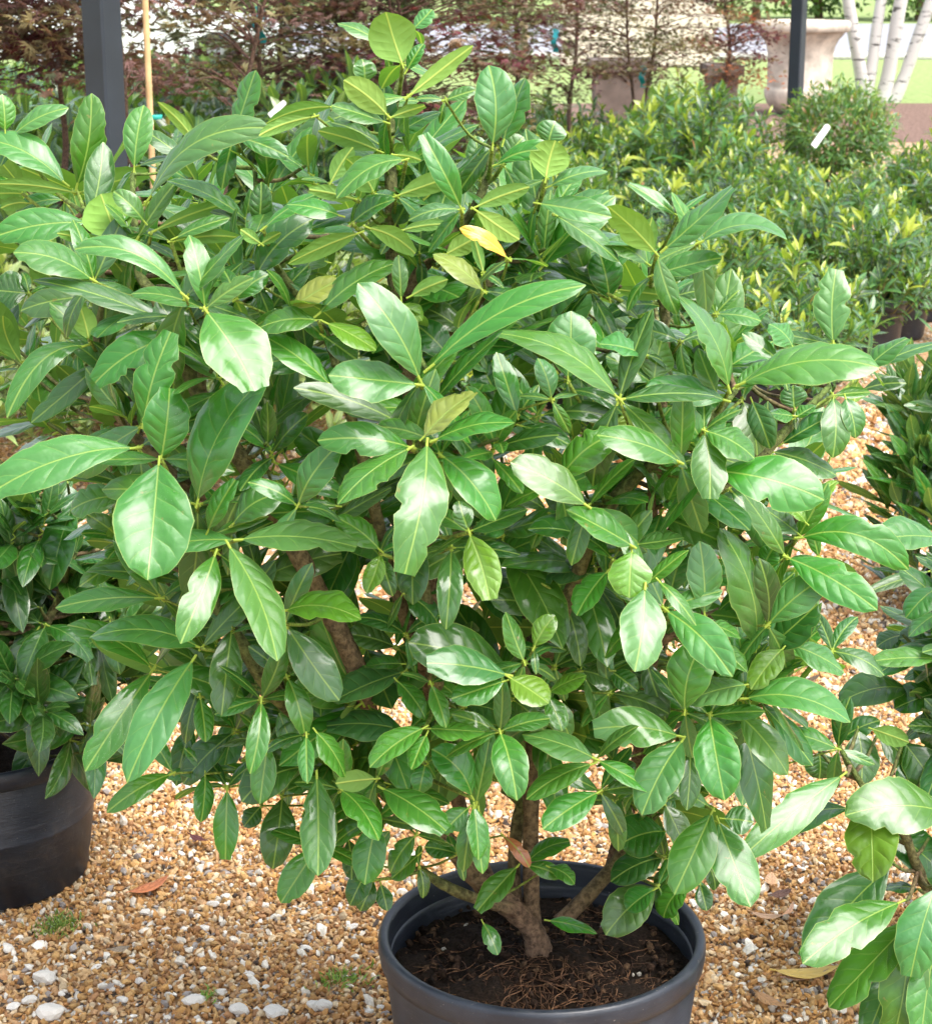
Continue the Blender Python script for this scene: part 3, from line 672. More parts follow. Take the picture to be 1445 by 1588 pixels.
root = thing('potted_laurel', (.108, Y0, 0), 'large broad-leaved laurel shrub in a black nursery pot, standing in the foreground', 'shrub')
add_pot(root, .232, .30)
def ptY(l): return [at(x, y, Y0 + dy) for x, y, dy in l]
BR = [  # pixel path with distance from the stem, radii
 ('trunk', [(842, 1515, 0), (836, 1480, 0), (828, 1448, 0), (812, 1425, 0), (790, 1405, -.01)], [.030, .021, .0165, .0155, .015]),
 ('branch', [(812, 1425, 0), (770, 1390, -.01), (735, 1358, -.02), (700, 1312, -.03), (640, 1265, -.05), (560, 1195, -.08), (490, 1135, -.12), (425, 1075, -.16), (372, 995, -.20), (335, 945, -.22), (318, 850, -.25), (300, 800, -.27)], [.017, .016, .0145, .0135, .0125, .0115, .011, .010, .009, .008, .006, .004]),
 ('branch', [(800, 1412, -.02), (765, 1402, -.04), (720, 1388, -.06), (680, 1368, -.07), (650, 1347, -.08)], [.010, .009, .008, .007, .005]),
 ('branch', [(828, 1450, 0), (824, 1390, .02), (823, 1300, .03), (824, 1200, .04), (828, 1100, .03), (850, 1000, .0), (885, 920, -.04), (910, 850, -.08), (940, 790, -.10), (985, 740, -.13), (1040, 700, -.18), (1110, 640, -.2), (1140, 605, -.2)], [.0125, .0115, .0112, .011, .0125, .011, .010, .009, .009, .008, .006, .005, .004]),
 ('branch', [(800, 1412, .02), (797, 1340, .05), (803, 1270, .07), (808, 1245, .07), (780, 1225, .06)], [.010, .0095, .0095, .009, .005]),
 ('branch', [(772, 1392, .02), (728, 1300, .08), (705, 1220, .08), (690, 1150, .06), (676, 1070, .02), (668, 985, -.02), (655, 900, -.06), (650, 800, -.12), (648, 700, -.22), (655, 640, -.26), (662, 575, -.29)], [.010, .0105, .0105, .0105, .0105, .011, .009, .008, .006, .005, .004]),
 ('branch', [(690, 1150, .10), (660, 1040, .08), (628, 955, .04), (600, 870, .02), (580, 785, .0), (560, 700, .0), (530, 600, -.05), (500, 510, -.06), (410, 380, -.02), (395, 260, -.02)], [.011, .010, .009, .008, .008, .007, .006, .005, .004, .003]),
 ('branch', [(590, 1220, .06), (560, 1060, .04), (500, 930, .0), (440, 820, -.04), (395, 745, -.06), (325, 640, -.10), (285, 560, -.12), (240, 460, -.12), (215, 420, -.12), (208, 330, -.08), (205, 270, -.06)], [.014, .013, .012, .011, .0105, .010, .009, .007, .006, .004, .003]),
 ('branch', [(322, 640, -.10), (312, 600, -.11), (314, 550, -.12), (300, 480, -.12)], [.007, .006, .005, .003]),
 ('branch', [(668, 985, .1), (655, 820, .1), (640, 640, .06), (622, 500, .02), (609, 395, .0), (607, 300, -.02), (604, 220, -.03), (612, 160, -.04), (626, 100, -.04)], [.012, .011, .010, .009, .0085, .008, .006, .005, .004]),
 ('branch', [(640, 680, .06), (668, 580, .04), (716, 498, .02), (750, 450, .01), (777, 410, .0), (800, 375, .0), (830, 325, .0), (846, 280, .0)], [.008, .008, .0085, .008, .0075, .006, .005, .004]),
 ('branch', [(622, 500, .03), (645, 430, .02), (672, 398, .01), (706, 360, .0), (735, 322, -.02), (755, 275, -.03), (764, 230, -.04)], [.007, .007, .0065, .006, .005, .005, .004]),
 ('branch', [(868, 1432, 0), (905, 1395, .02), (950, 1345, .05), (985, 1290, .05), (1020, 1220, .03), (1050, 1160, -.03), (1075, 1110, -.08)], [.0125, .0115, .0105, .0095, .009, .007, .005]),
 ('branch', [(950, 1345, .06), (990, 1180, .10), (1010, 1000, .10), (1000, 880, .06), (1040, 830, .03), (1090, 780, .0), (1150, 730, -.02), (1190, 695, -.04), (1222, 664, -.05), (1285, 600, -.06)], [.012, .011, .010, .009, .009, .009, .008, .008, .006, .004]),
 ('branch', [(1010, 1000, .10), (1090, 960, .02), (1150, 930, .0), (1200, 880, .02), (1245, 815, .02)], [.008, .006, .005, .005, .003]),
 ('branch', [(1000, 880, .06), (1020, 700, .06), (1030, 560, .05), (1030, 480, .04), (1010, 420, .02), (1020, 392, .02)], [.008, .007, .006, .006, .005, .004]),
 ('branch', [(855, 1000, .02), (900, 920, .03), (945, 875, -.12)], [.006, .005, .003]),
 ('branch', [(828, 1100, .02), (815, 1040, -.10), (790, 1050, -.22)], [.006, .005, .003]),
 ('branch', [(440, 820, -.02), (300, 760, .06), (180, 640, .06), (150, 540, .04), (160, 440, .0), (130, 330, -.02)], [.008, .007, .006, .005, .004, .003]),
]
nodes3d = []
for nm, path, rad in BR:
    path = [(x, y, dy if y > 1080 else dy + .75 * (min(Y0 + dy, front(x, y) + .035) - Y0 - dy)) for x, y, dy in path]
    P = np.array(ptY(path)); greens = rad[-1] < .0055
    world_tube(root, nm, P, rad, (BROWN, GREEN if greens else BROWN), 13, .03)
    Ps, _ = spline(P, np.array(rad), 6)
    nodes3d.append(Ps)
nodes3d = np.concatenate(nodes3d)
geos, shoots = place_leaves(parse(LEAVES), front, 5)
def twig_to(P, r=.0028, tint=(GREEN, YG)):
    """a green twig from the nearest wood below the shoot"""
    d = np.linalg.norm(nodes3d - P, axis=1) + np.maximum(0, nodes3d[:, 2] - P[2] + .02) * 2.5
    Q = nodes3d[int(np.argmin(d))]
    L = np.linalg.norm(P - Q)
    if L < .012: return None
    mid_ = (P + Q) / 2 + np.array([0, .35, -.22]) * L * .6
    mb = MB(); mb.tube([Q, mid_, P], [r * 1.35, r * 1.1, r * .9], 6, tint, sub=4, noise=.04)
    return mb
for s_ in shoots:
    if any('G' in l['f'] for l in s_['m']): continue
    mb = twig_to(s_['P'] , .0024 if len(s_['m']) > 1 else .0016)
    if mb is not None: link('twig', mb.mesh('twig', M['stem'], off=np.array(root.location)), root)
geos.sort(key=lambda t: -t[0])
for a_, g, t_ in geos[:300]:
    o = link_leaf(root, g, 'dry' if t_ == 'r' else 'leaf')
    if t_ == 'r': o['label'] = 'withered reddish brown leaf'
    if t_ == 'o': o['label'] = 'yellowed leaf'
rest = [g for a_, g, t_ in geos[300:]]
# the smaller leaves that complete each whorl, set behind the ones traced
Rw = random.Random(77)
def by_top(y_, a_): return y_ < 330 and math.sin(a_) < -.15
for s_ in shoots:
    fl_ = ''.join(l['f'] for l in s_['m'])
    if 'F' in fl_ or 'G' in fl_: continue
    ang = sorted(math.atan2(l['t'][1] - l['b'][1], l['t'][0] - l['b'][0]) for l in s_['m'])
    ml = sum(math.hypot(l['t'][0] - l['b'][0], l['t'][1] - l['b'][1]) for l in s_['m']) / len(s_['m'])
    for q in range(max(0, Rw.choice([3, 4, 5]) - len(ang))):
        gaps = sorted(((((ang + [ang[0] + 6.2832])[i + 1] - ang[i]), ang[i]) for i in range(len(ang))), reverse=True)
        a0 = gaps[0][1] + gaps[0][0] * Rw.uniform(.35, .65)
        ang = sorted(ang + [math.atan2(math.sin(a0), math.cos(a0))])
        if by_top(s_['c'][1], a0): continue
        pl_ = min(150, ml * Rw.uniform(.65, .95)); bx, by = s_['c']; Yb = s_['Y'] + Rw.uniform(.018, .04)
        Bp = at(bx, by, Yb); D_ = np.linalg.norm(Bp - CAM); Tp = at(bx + pl_ * math.cos(a0), by + pl_ * math.sin(a0), Yb + Rw.uniform(-.02, .05))
        vw = nrm(CAM - Bp); Nt = nrm(vw * .7 + np.array([0, .15, .65])) + np.array([Rw.uniform(-.3, .3), Rw.uniform(-.2, .2), 0])
        rest.append(leaf_geo(Bp, Tp, np.linalg.norm(Tp - Bp) * Rw.uniform(.30, .38), Nt, None, Rw.uniform(.02, .12), Rw.uniform(.15, .6), 1 if Rw.random() < .3 else 0, False, False, Rw.choice('gggkpd'), 10, Rw))
# inner and rear shoots, one mass of leaves
SIL = [(20, 200), (130, 260), (250, 270), (380, 250), (480, 220), (600, 170), (700, 210), (850, 280), (900, 350), (1000, 390), (1110, 430), (1140, 540), (1260, 600), (1260, 700), (1220, 800), (1240, 1000), (1230, 1110), (1140, 1230),
       (1080, 1330), (990, 1290), (880, 1200), (790, 1150), (640, 1240), (560, 1300), (420, 1240), (310, 1150), (220, 1080), (220, 900), (150, 800), (40, 640), (-10, 560)]
def inside(x, y, poly):
    c = False; j = len(poly) - 1
    for i in range(len(poly)):
        xi, yi = poly[i]; xj, yj = poly[j]
        if (yi > y) != (yj > y) and x < (xj - xi) * (y - yi) / (yj - yi) + xi: c = not c
        j = i
    return c
R = random.Random(21); k = 0; fill = []
tw = MB()
centre = np.array([.02, Y0 + .02, .85])
while k < 200:
    x, y = R.uniform(-20, 1290), R.uniform(190, 1340)
    if not inside(x, y, SIL): continue
    gap = math.exp(-(((x - 520) / 150) ** 2 + ((y - 850) / 190) ** 2)) + .8 * math.exp(-(((x - 800) / 130) ** 2 + ((y - 1230) / 70) ** 2))
    if R.random() < gap * .45: continue
    fr_ = front(x, y); Y = fr_ + .07 + R.uniform(.02, .62) * max(.35, (Y0 + .35 - fr_) / .75)
    P = at(x, y, Y); D = nrm(nrm(P - centre) * .8 + np.array([0, 0, .55]) + np.array([R.uniform(-.3, .3), R.uniform(-.3, .2), 0]))
    L = R.uniform(.095, .14)
    B, A, Nn, ll, ww = shoot_leaves(P, D, R.randint(6, 8), L, L * .38)
    for i in range(len(B)):
        fill.append(leaf_geo(B[i], B[i] + nrm(A[i]) * ll[i], ww[i], Nn[i], None, R.uniform(.0, .06), R.uniform(.15, .35), 1 if R.random() < .25 else 0, False, False, R.choice('gggkdgg'), 8, R))
    m_ = twig_to(P, .0026, (BROWN, GREEN))
    if m_ is not None:
        for a_, in zip(m_.V): tw.add(a_, [[q for q in f] for f in m_.F], m_.T[0])
    k += 1
# shoots of the outer layer, wherever the crown is still open
CELL = 14.0; cov = np.zeros((int(PH / CELL) + 2, int(PW / CELL) + 2), bool)
def mark(V):
    px, py = project(V); i = (py / CELL).astype(int); j = (px / CELL).astype(int); ok = (i >= 0) & (j >= 0) & (i < cov.shape[0]) & (j < cov.shape[1]); cov[i[ok], j[ok]] = True
for a_, g, t_ in geos: mark(g[0])
outer = []; tries = 0; ns = 0
while ns < 150 and tries < 6000:
    tries += 1
    x, y = R.uniform(-10, 1290), R.uniform(200, 1350)
    if not inside(x, y, SIL): continue
    i, j = int(y / CELL), int(max(0, x) / CELL); blk = cov[max(0, i - 2):i + 3, max(0, j - 2):j + 3]
    if blk.mean() > .45: continue
    gap = math.exp(-(((x - 560) / 110) ** 2 + ((y - 870) / 120) ** 2)) + math.exp(-(((x - 810) / 120) ** 2 + ((y - 1240) / 70) ** 2))
    if R.random() < gap * .75: continue
    Y = front(x, y) + R.uniform(.03, .10); P = at(x, y, Y)
    D = nrm(nrm(P - centre) * .75 + np.array([R.uniform(-.3, .3), -.35 + R.uniform(-.2, .2), .55]))
    L = R.uniform(.085, .12) * (1.0 if y < 900 else .85)
    B, A, Nn, ll, ww = shoot_leaves(P, D, R.randint(6, 8), L, L * .36, (45, 80), .35, .007)
    for q in range(len(B)):
        g = leaf_geo(B[q], B[q] + nrm(A[q]) * ll[q], ww[q], Nn[q], None, R.uniform(.02, .10), R.uniform(.15, .45), 1 if R.random() < .3 else 0, False, False, R.choice('ggggkpgd'), 10, R)
        outer.append(g); mark(g[0])
    m_ = twig_to(P, .0024, (BROWN, GREEN))
    if m_ is not None:
        for a_ in m_.V: tw.add(a_, m_.F, m_.T[0])
    ns += 1
join_leaves(root, rest + outer + fill)
o = link('rear_twigs', tw.mesh('rear_twigs', M['stem'], off=np.array(root.location)), root); o['kind'] = 'stuff'
print('traced', len(geos), 'fill', len(fill))
# ------------------------------------------------------------------ neighbouring pots
def side_plant(name, loc, label, leaves_txt, depth_fn, seed, pot=None, mat='leaf', shoots_n=0, region=None, leafLW=(.10, .036), pointed=True, tints='ddkg', stems=(), spread=(55, 85), upright=.6, axis=None):
    rt = thing(name, loc, label, 'shrub')
    if pot: add_pot(rt, pot[0], pot[1], .84, bits=False)
    R = random.Random(seed); lo = np.array(loc)
    pts = []
    for path, rad in stems:
        P = np.array([at(x, y, Y) for x, y, Y in path]); world_tube(rt, 'branch', P, rad, (BROWN, GREEN))
        pts.append(spline(P, np.array(rad), 6)[0])
    gs, sh = place_leaves(parse(leaves_txt), depth_fn, seed) if leaves_txt else ([], [])
    base = np.array([[lo[0], lo[1], .28 * t + .05] for t in np.linspace(0, 1.2, 8)])
    allp = np.concatenate(pts + [base])
    def tw_(P, name_='twig', r=.0026):
        d = np.linalg.norm(allp - P, axis=1) + np.maximum(0, allp[:, 2] - P[2] + .02) * 2.5
        Q = allp[int(np.argmin(d))]; L = np.linalg.norm(P - Q)
        if L < .012: return None
        mb = MB(); mb.tube([Q, (P + Q) / 2 + np.array([0, .02, -.12]) * L, P], [r * 1.4, r * 1.15, r * .9], 6, (BROWN, GREEN), sub=4, noise=.04); return mb
    for s_ in sh:
        mb = tw_(s_['P'])
        if mb is not None: link('twig', mb.mesh('twig', M['stem'], off=lo), rt)
    for a_, g, t_ in gs: link_leaf(rt, g, mat)
    fl = []; tws = MB(); k = 0
    while k < shoots_n:
        P, D = region(R)
        L = leafLW[0] * R.uniform(.8, 1.2)
        B, A, Nn, ll, ww = shoot_leaves(P, D, R.randint(7, 10), L, leafLW[1] * L / leafLW[0], spread, upright)
        for i in range(len(B)):
            fl.append(leaf_geo(B[i], B[i] + nrm(A[i]) * ll[i], ww[i], Nn[i], None, R.uniform(.0, .07), R.uniform(.2, .5), 0, False, pointed, R.choice(tints), 8, R))
        mb = tw_(P)
        if mb is not None:
            for V_, T_ in zip(mb.V, mb.T): tws.add(V_, mb.F, T_)
        k += 1
    def area(g):
        px, py = project(g[0]); return (px.max() - px.min()) * (py.max() - py.min()) if (px.min() < PW and px.max() > 0) else 0
    order = sorted(range(len(fl)), key=lambda i: (np.linalg.norm(fl[i][0].mean(0) - CAM)))
    n_obj = max(0, min(len(fl), 200 - len(gs)))
    for i in order[:n_obj]: link_leaf(rt, fl[i], mat)
    if order[n_obj:]: join_leaves(rt, [fl[i] for i in order[n_obj:]], mat)
    if k: o = link('twigs', tws.mesh('twigs', M['stem'], off=lo), rt); o['kind'] = 'stuff'
    return rt

LEFT = """
85 928 -5 848 44 d|62 942 -5 932 32 d|65 968 -5 955 30 d|70 970 35 1052 46 df|60 975 3 1085 44 d|72 970 135 1020 46 df|115 780 80 905 60 d|55 750 32 845 46 d|75 1010 85 1090 56 d|110 1020 140 1075 38 d|130 960 143 1055 36 d|105 750 115 810 40 d|100 930 155 885 38 d|20 1010 40 1100 44 d|130 1090 160 1150 36 d|60 1080 90 1140 40 d|170 960 185 1040 36 d
"""
LP = np.array([-.895, 3.29, 0])
def reg_left(R):
    a = R.uniform(-math.pi, 0.4); el = R.uniform(-.75, 1.2); r = R.uniform(.14, .36)
    D = np.array([math.cos(a) * math.cos(el), math.sin(a) * math.cos(el), math.sin(el)])
    P = np.array([LP[0], LP[1], .52]) + D * r * np.array([1, 1, 1.0])
    P[0] += .04
    return P, nrm(D + np.array([0, 0, .45]))
side_plant('potted_evergreen', tuple(LP), 'dark glossy evergreen in a black pot, beside the big laurel on the gravel', LEFT, lambda x, y: 3.02 + .0002 * abs(y - 950), 9, (.226, .282), 'darkleaf', 115, reg_left,
           (.115, .042), True, 'ddd', [([(-30, 1180, 3.32), (10, 1080, 3.25), (60, 990, 3.12), (100, 900, 3.15), (110, 780, 3.2)], [.012, .01, .008, .006, .004])], (50, 95))
RIGHT = """
1310 1200 1160 1322 56 gf|1320 1255 1195 1310 54 d|1345 1235 1353 1358 82 yf|1478 1265 1322 1265 80 pbf|1385 1340 1262 1480 84 d|1400 1398 1256 1488 68 gbf|1420 1420 1295 1552 62 gb|1410 1430 1385 1605 74 g|1385 1500 1345 1605 54 k|1450 1375 1415 1505 74 p|1450 1470 1430 1600 64 g|1370 1280 1450 1345 54 d|1425 1380 1370 1380 28 d
1330 1130 1335 1210 56 d|1360 1140 1420 1190 46 d|1350 1130 1405 1150 30 u|1270 1165 1270 1205 52 d|1435 1200 1395 1215 46 d|1412 1070 1308 1090 58 d|1400 985 1362 1002 38 d|1455 1022 1358 1026 34 pf|1455 910 1408 955 44 p|1455 950 1412 985 36 p|1458 835 1368 838 56 pf|1445 885 1352 916 18 k|1445 1000 1398 992 38 d|1455 1075 1392 1098 52 d|1400 1150 1450 1220 60 d|1430 1100 1460 1160 50 d|1440 1300 1470 1380 60 d|1440 1420 1480 1500 70 g|1300 1150 1360 1120 34 d
"""
RPp = np.array([.98, 2.72, 0])
def reg_right(R):
    a = R.uniform(0, 6.283); el = R.uniform(-.2, 1.3); r = R.uniform(.08, .30)
    D = np.array([math.cos(a) * math.cos(el), math.sin(a) * math.cos(el), math.sin(el)])
    P = np.array([RPp[0] - .08, RPp[1] + .10, .52]) + D * r
    return P, nrm(D + np.array([0, 0, .4]))
side_plant('potted_laurel', tuple(RPp), 'large-leaved laurel cut off by the photo edge, beside the big laurel', RIGHT, lambda x, y: 2.62 - .00035 * max(0, y - 1000) * .6 + (.25 if y < 1000 else 0) * 0 + .0006 * max(0, 1150 - y), 13, (.225, .29), 'leaf', 62, reg_right,
           (.13, .052), False, 'dddgdk', [([(1560, 1560, 2.72), (1500, 1420, 2.70), (1440, 1380, 2.66), (1395, 1280, 2.62), (1345, 1230, 2.60), (1305, 1165, 2.60)], [.016, .014, .010, .007, .005, .004]),
                                        ([(1540, 1500, 2.72), (1510, 1250, 2.74), (1470, 1100, 2.74), (1455, 950, 2.76), (1470, 820, 2.8)], [.014, .012, .009, .007, .004])])
MPp = np.array([1.29, 4.75, 0])
def reg_mid(R):
    a = R.uniform(0, 6.283); r = R.uniform(.04, .27)
    P = np.array([MPp[0] + math.cos(a) * r, MPp[1] + math.sin(a) * r, R.uniform(.16, .70) - r * .3])
    return P, nrm(np.array([math.cos(a) * .5, math.sin(a) * .5, 1.0]))
side_plant('potted_evergreen', tuple(MPp), 'low evergreen with narrow dark pointed leaves, alone on the gravel path', '', None, 17, (.11, .12), 'darkleaf', 130, reg_mid, (.14, .036), True, 'ddkg', [], (25, 55), .2)

# ------------------------------------------------------------------ beds of small potted plants
def bed_mesh(name, seed, kind):
    """one small bushy plant without its pot, base at the origin; returns the crown and the twigs"""
    global rng
    R = random.Random(seed); Bs = []; As = []; Ns = []; Ls = []; Ws = []; Cs = []; tw = MB()
    if kind == 'laurel': ns, H, Rad, L0, W0 = 62, .62, .29, .092, .040
    elif kind == 'olive': ns, H, Rad, L0, W0 = 85, .66, .36, .080, .030
    else: ns, H, Rad, L0, W0 = 70, .80, .38, .10, .036
    for i in range(ns):
        a = R.uniform(0, 6.283); q = math.sqrt(R.random()); el = R.uniform(.0, 1.0)
        rr = Rad * q; z = .20 + (H - .22) * (1 - (.75 if kind == 'laurel' else .55) * q ** 2) * (R.uniform(.55, 1.06) if R.random() < .72 else R.uniform(.1, .6))
        P = np.array([rr * math.cos(a), rr * math.sin(a), z])
        D = nrm(np.array([math.cos(a) * q * .8 + R.uniform(-.25, .25), math.sin(a) * q * .8 + R.uniform(-.25, .25), 1.0]))
        n = R.randint(9, 13)
        B, A, Nn, ll, ww = shoot_leaves(P, D, n, L0 * R.uniform(.8, 1.2), W0, (50, 98) if kind == 'laurel' else (40, 88), .3, .011 if kind != 'olive' else .006)
        if kind == 'laurel': c0 = np.array([.032, .098, .028]); tip = np.array([.32, .38, .04])
        elif kind == 'olive': c0 = np.array([.105, .145, .050]); tip = np.array([.22, .25, .08])
        else: c0 = np.array([.045, .105, .045]); tip = np.array([.12, .19, .05])
        C = np.tile(c0, (n, 1)) * np.array([R.uniform(.45, 1.7) for _ in range(n)])[:, None]
        if R.random() < (.38 if kind == 'laurel' else .3):
            k_ = R.randint(2, 4); C[-k_:] = tip * R.uniform(.7, 1.1)
        elif R.random() < .04: C[-1:] = (.32, .10, .06)
        Bs.append(B); As.append(A); Ns.append(Nn); Ls.append(ll); Ws.append(ww); Cs.append(C)
        tw.tube([(0, 0, .16), (P[0] * .6, P[1] * .6, P[2] * .6), tuple(P)], [.004, .003, .002], 4, (BROWN, (.22, .27, .07)), sub=2, cap=False)
    V, Fa, T, U = bulk_leaves(np.concatenate(Bs), np.concatenate(As), np.concatenate(Ns), np.concatenate(Ls), np.concatenate(Ws), np.concatenate(Cs), nseg=4, pointed=(kind == 'laurel'))
    return mesh_from(name, V, Fa, M['olive'] if kind == 'olive' else M['bedleaf'], T, U), tw.mesh(name + '_twigs', M['stem'])
small_pot = MB().lathe([(0, .0), (.105, .0), (.115, .02), (.135, .20), (.142, .205), (.142, .235), (.134, .237), (.130, .20), (0, .195)], n=24).mesh('small_pot', M['plastic'])
bed = {k: [bed_mesh('crown_' + k, 100 + 10 * i + s, k) for s in range(3)] for i, k in enumerate(('laurel', 'olive', 'dark'))}
def bed_plant(name, kind, x, y, scale, label, group):
    t = thing(name, (x, y, 0), label, 'shrub', group, rz=random.uniform(0, 6.28))
    t.scale = (scale, scale, scale * random.uniform(.92, 1.08))
    cm, tm = random.choice(bed[kind])
    o = link('crown', cm, t); o['kind'] = 'stuff'
    o = link('twigs', tm, t); o['kind'] = 'stuff'
    if name == 'small_laurel': link('pot', small_pot, t)
    return t
y = 6.75; row = 0; nb = 0
while y < 15.6:
    edge = 1.02 + .43 * (y - 6.7); x = -.75 + random.uniform(0, .3) if y < 9 else -.35
    xs = np.arange(edge, x, -.50)
    for q in xs:
        xx, yy = q + random.uniform(-.07, .07), y + random.uniform(-.08, .08)
        px, py = project([xx, yy, .45])
        if px > PW + 130 or px < 560 or (px > 1150 and yy > 13.2): continue
        k_ = int(round((edge - q) / .5)); ORD = 'first second third fourth fifth sixth seventh eighth ninth tenth eleventh twelfth thirteenth fourteenth fifteenth sixteenth seventeenth eighteenth nineteenth twentieth'.split()
        if k_ == 0: lab, gr = 'small glossy laurel beside the gravel path, %s from the near end of the bed' % ORD[row], 'laurels along the path edge of the bed'
        elif row < 6: lab, gr = 'small glossy laurel, %s from the gravel path in the %s row of the bed' % (ORD[k_], ORD[row]), 'laurels in the front rows of the bed'
        elif row < 11: lab, gr = 'small glossy laurel in the middle rows of the packed bed', 'laurels in the middle rows of the bed'
        else: lab, gr = 'small yellow-tipped laurel in the far rows of the packed bed, towards the urn', 'laurels in the far rows of the bed'
        bed_plant('small_laurel', 'laurel', xx, yy, random.uniform(.74, 1.16) * (1.28 if (row > 10 and 985 < px < 1150) else (1.1 if row > 11 and px < 1160 else 1.0)), lab, gr); nb += 1
    y += .50; row += 1
y = 6.0
while y < 12.5:
    dark = y > 8.6
    for q in np.arange(-.42 - .02 * y, -.275 * y - .4, -.55):
        xx, yy = q + random.uniform(-.08, .08), y + random.uniform(-.1, .1)
        px, py = project([xx, yy, .5])
        if px < -120 or px > 700: continue
        if math.hypot(xx + 1.27, yy - 6.8) < .28: continue
        dk = dark or (xx < -.2 * y and y > 7.5)
        if dk: bed_plant('background_laurel', 'dark', xx, yy, random.uniform(1.28, 1.5) if y > 8.4 else random.uniform(1.05, 1.2), 'dark green laurel at the foot of the maples, behind the olive shrubs', 'dark laurels under the maples')
        else: bed_plant('olive_shrub', 'olive', xx, yy, random.uniform(.92, 1.1), 'olive green shrub with whorled leaves, packed behind the big laurel near the grey post', 'olive shrubs behind the big laurel')
        nb += 1
    y += .58
print('bed plants', nb)
# ------------------------------------------------------------------ maples
def maple_leaf_template():
    a = np.radians([-105, -62, -30, 0, 30, 62, 105]); ln = np.array([.42, .72, .92, 1.0, .92, .72, .42]); V = [[0, 0, 0]]
    for i in range(7):
        V.append([math.sin(a[i]) * ln[i], math.cos(a[i]) * ln[i] , -.12 * ln[i]])
        if i < 6:
            m_ = (a[i] + a[i + 1]) / 2; V.append([math.sin(m_) * .34, math.cos(m_) * .34, .03])
    V = np.array(V)
    Fs = []
    for i in range(7):
        tip = 1 + 2 * i; l = tip - 1 if i > 0 else None; r = tip + 1 if i < 6 else None
        if l is None: Fs.append([0, tip, r])
        elif r is None: Fs.append([0, l, tip])
        else: Fs += [[0, l, tip], [0, tip, r]]
    return V, np.array(Fs)
MLV, MLF = maple_leaf_template()
def maple_meshes(name, seed, pal, n_sprays, H, Rad, z0, leaf=.036, per=26, multi=1):
    R = random.Random(seed); tw = MB(); pts = []
    for m_ in range(multi):
        a = R.uniform(0, 6.283); P = [np.array([0, 0, 0.0])]; k = 7; lean = R.uniform(.03, .12) * (1 if multi == 1 else 2.0)
        for i in range(1, k):
            P.append(np.array([math.cos(a) * lean * i / 2.5 + R.uniform(-.03, .03), math.sin(a) * lean * i / 2.5 + R.uniform(-.03, .03), H * .92 * i / (k - 1)]))
        rad = np.linspace(.022 if multi == 1 else .016, .005, k)
        tw.tube(P, rad, 7, (.12, .075, .055), sub=4, noise=.03)
        pts.append(spline(np.array(P), rad, 5)[0])
    pts = np.concatenate(pts); ctr = []; nor = []; dr = []; cl = []; sz = []
    for i in range(n_sprays):
        a = R.uniform(0, 6.283); zz = R.uniform(z0, H); prof = math.sin(math.pi * min(1, max(0, (zz - z0 + .15) / (H - z0 + .35)))) ** .6
        rr = Rad * prof * math.sqrt(R.uniform(.05, 1)); P = np.array([math.cos(a) * rr, math.sin(a) * rr, zz])
        d = np.linalg.norm(pts - P, axis=1) + np.maximum(0, pts[:, 2] - P[2] + .03) * 1.3; Q = pts[int(np.argmin(d))]
        tw.tube([Q, (P + Q) / 2 + np.array([0, 0, .05]), P], [.0045, .003, .0015], 4, (.15, .085, .065), sub=3, cap=False)
        out = np.array([math.cos(a), math.sin(a), -.12]); base = np.array(R.choice(pal)) * R.uniform(.7, 1.3)
        for j in range(per):
            o = rng.standard_normal(3) * np.array([.085, .085, .028]); ctr.append(P + o - out * .02)
            nor.append(np.array([0, 0, 1.0]) + rng.standard_normal(3) * .38); dr.append(out + rng.standard_normal(3) * .6)
            cl.append(base * R.uniform(.7, 1.35)); sz.append(leaf * R.uniform(.65, 1.25))
    ctr, nor, dr, cl, sz = map(np.array, (ctr, nor, dr, cl, sz)); n = len(ctr)
    nor = nrm(nor); Yd = nrm(dr - nor * np.sum(nor * dr, 1, keepdims=True)); Xd = np.cross(Yd, nor)
    V = ctr[:, None] + sz[:, None, None] * (MLV[None, :, :1] * Xd[:, None] + MLV[None, :, 1:2] * Yd[:, None] + MLV[None, :, 2:] * nor[:, None])
    m_ = len(MLV); Fa = (MLF[None] + (np.arange(n) * m_)[:, None, None]).reshape(-1, 3)
    return mesh_from(name, V.reshape(-1, 3), Fa, M['maple'], np.repeat(cl, m_, 0), smooth=False), tw.mesh(name + '_wood', M['bark'])
RED = [(0.122, 0.036, 0.042), (0.092, 0.031, 0.044), (0.171, 0.053, 0.049), (0.11, 0.048, 0.049), (0.086, 0.065, 0.042)]
BRZ = [(0.204, 0.145, 0.093), (0.17, 0.162, 0.085), (0.145, 0.085, 0.068), (0.238, 0.204, 0.102), (0.153, 0.085, 0.076)]
GRN = [(0.111, 0.128, 0.054), (0.136, 0.145, 0.06), (0.17, 0.102, 0.068), (0.085, 0.102, 0.051), (0.187, 0.17, 0.076)]
ORG = [(0.34, 0.119, 0.068), (0.255, 0.136, 0.085), (0.221, 0.17, 0.085), (0.408, 0.17, 0.085)]
def maple(px, Y, pal, seed, n, H, Rad, z0, label, leaf=.036, multi=1, per=26, pot=True):
    x = at(px, 100, Y)[0]
    t = thing('maple_tree', (x, Y, 0), label, 'tree', 'young maples behind the beds')
    cm, wm = maple_meshes('maple_crown', seed, pal, n, H, Rad, z0, leaf, per, multi)
    o = link('crown', cm, t); o['kind'] = 'stuff'
    link('trunk', wm, t)
    return t
maple(50, 7.9, BRZ + RED[:2], 1, 150, 2.0, .62, 1.17, 'bronze maple with feathery drooping leaves beside the big grey post', .050, 1, 28)
maple(246, 7.5, BRZ + GRN, 2, 90, 2.1, .55, 1.18, 'slender bronze-green maple tied to the bamboo stake', .046, 2, 20)
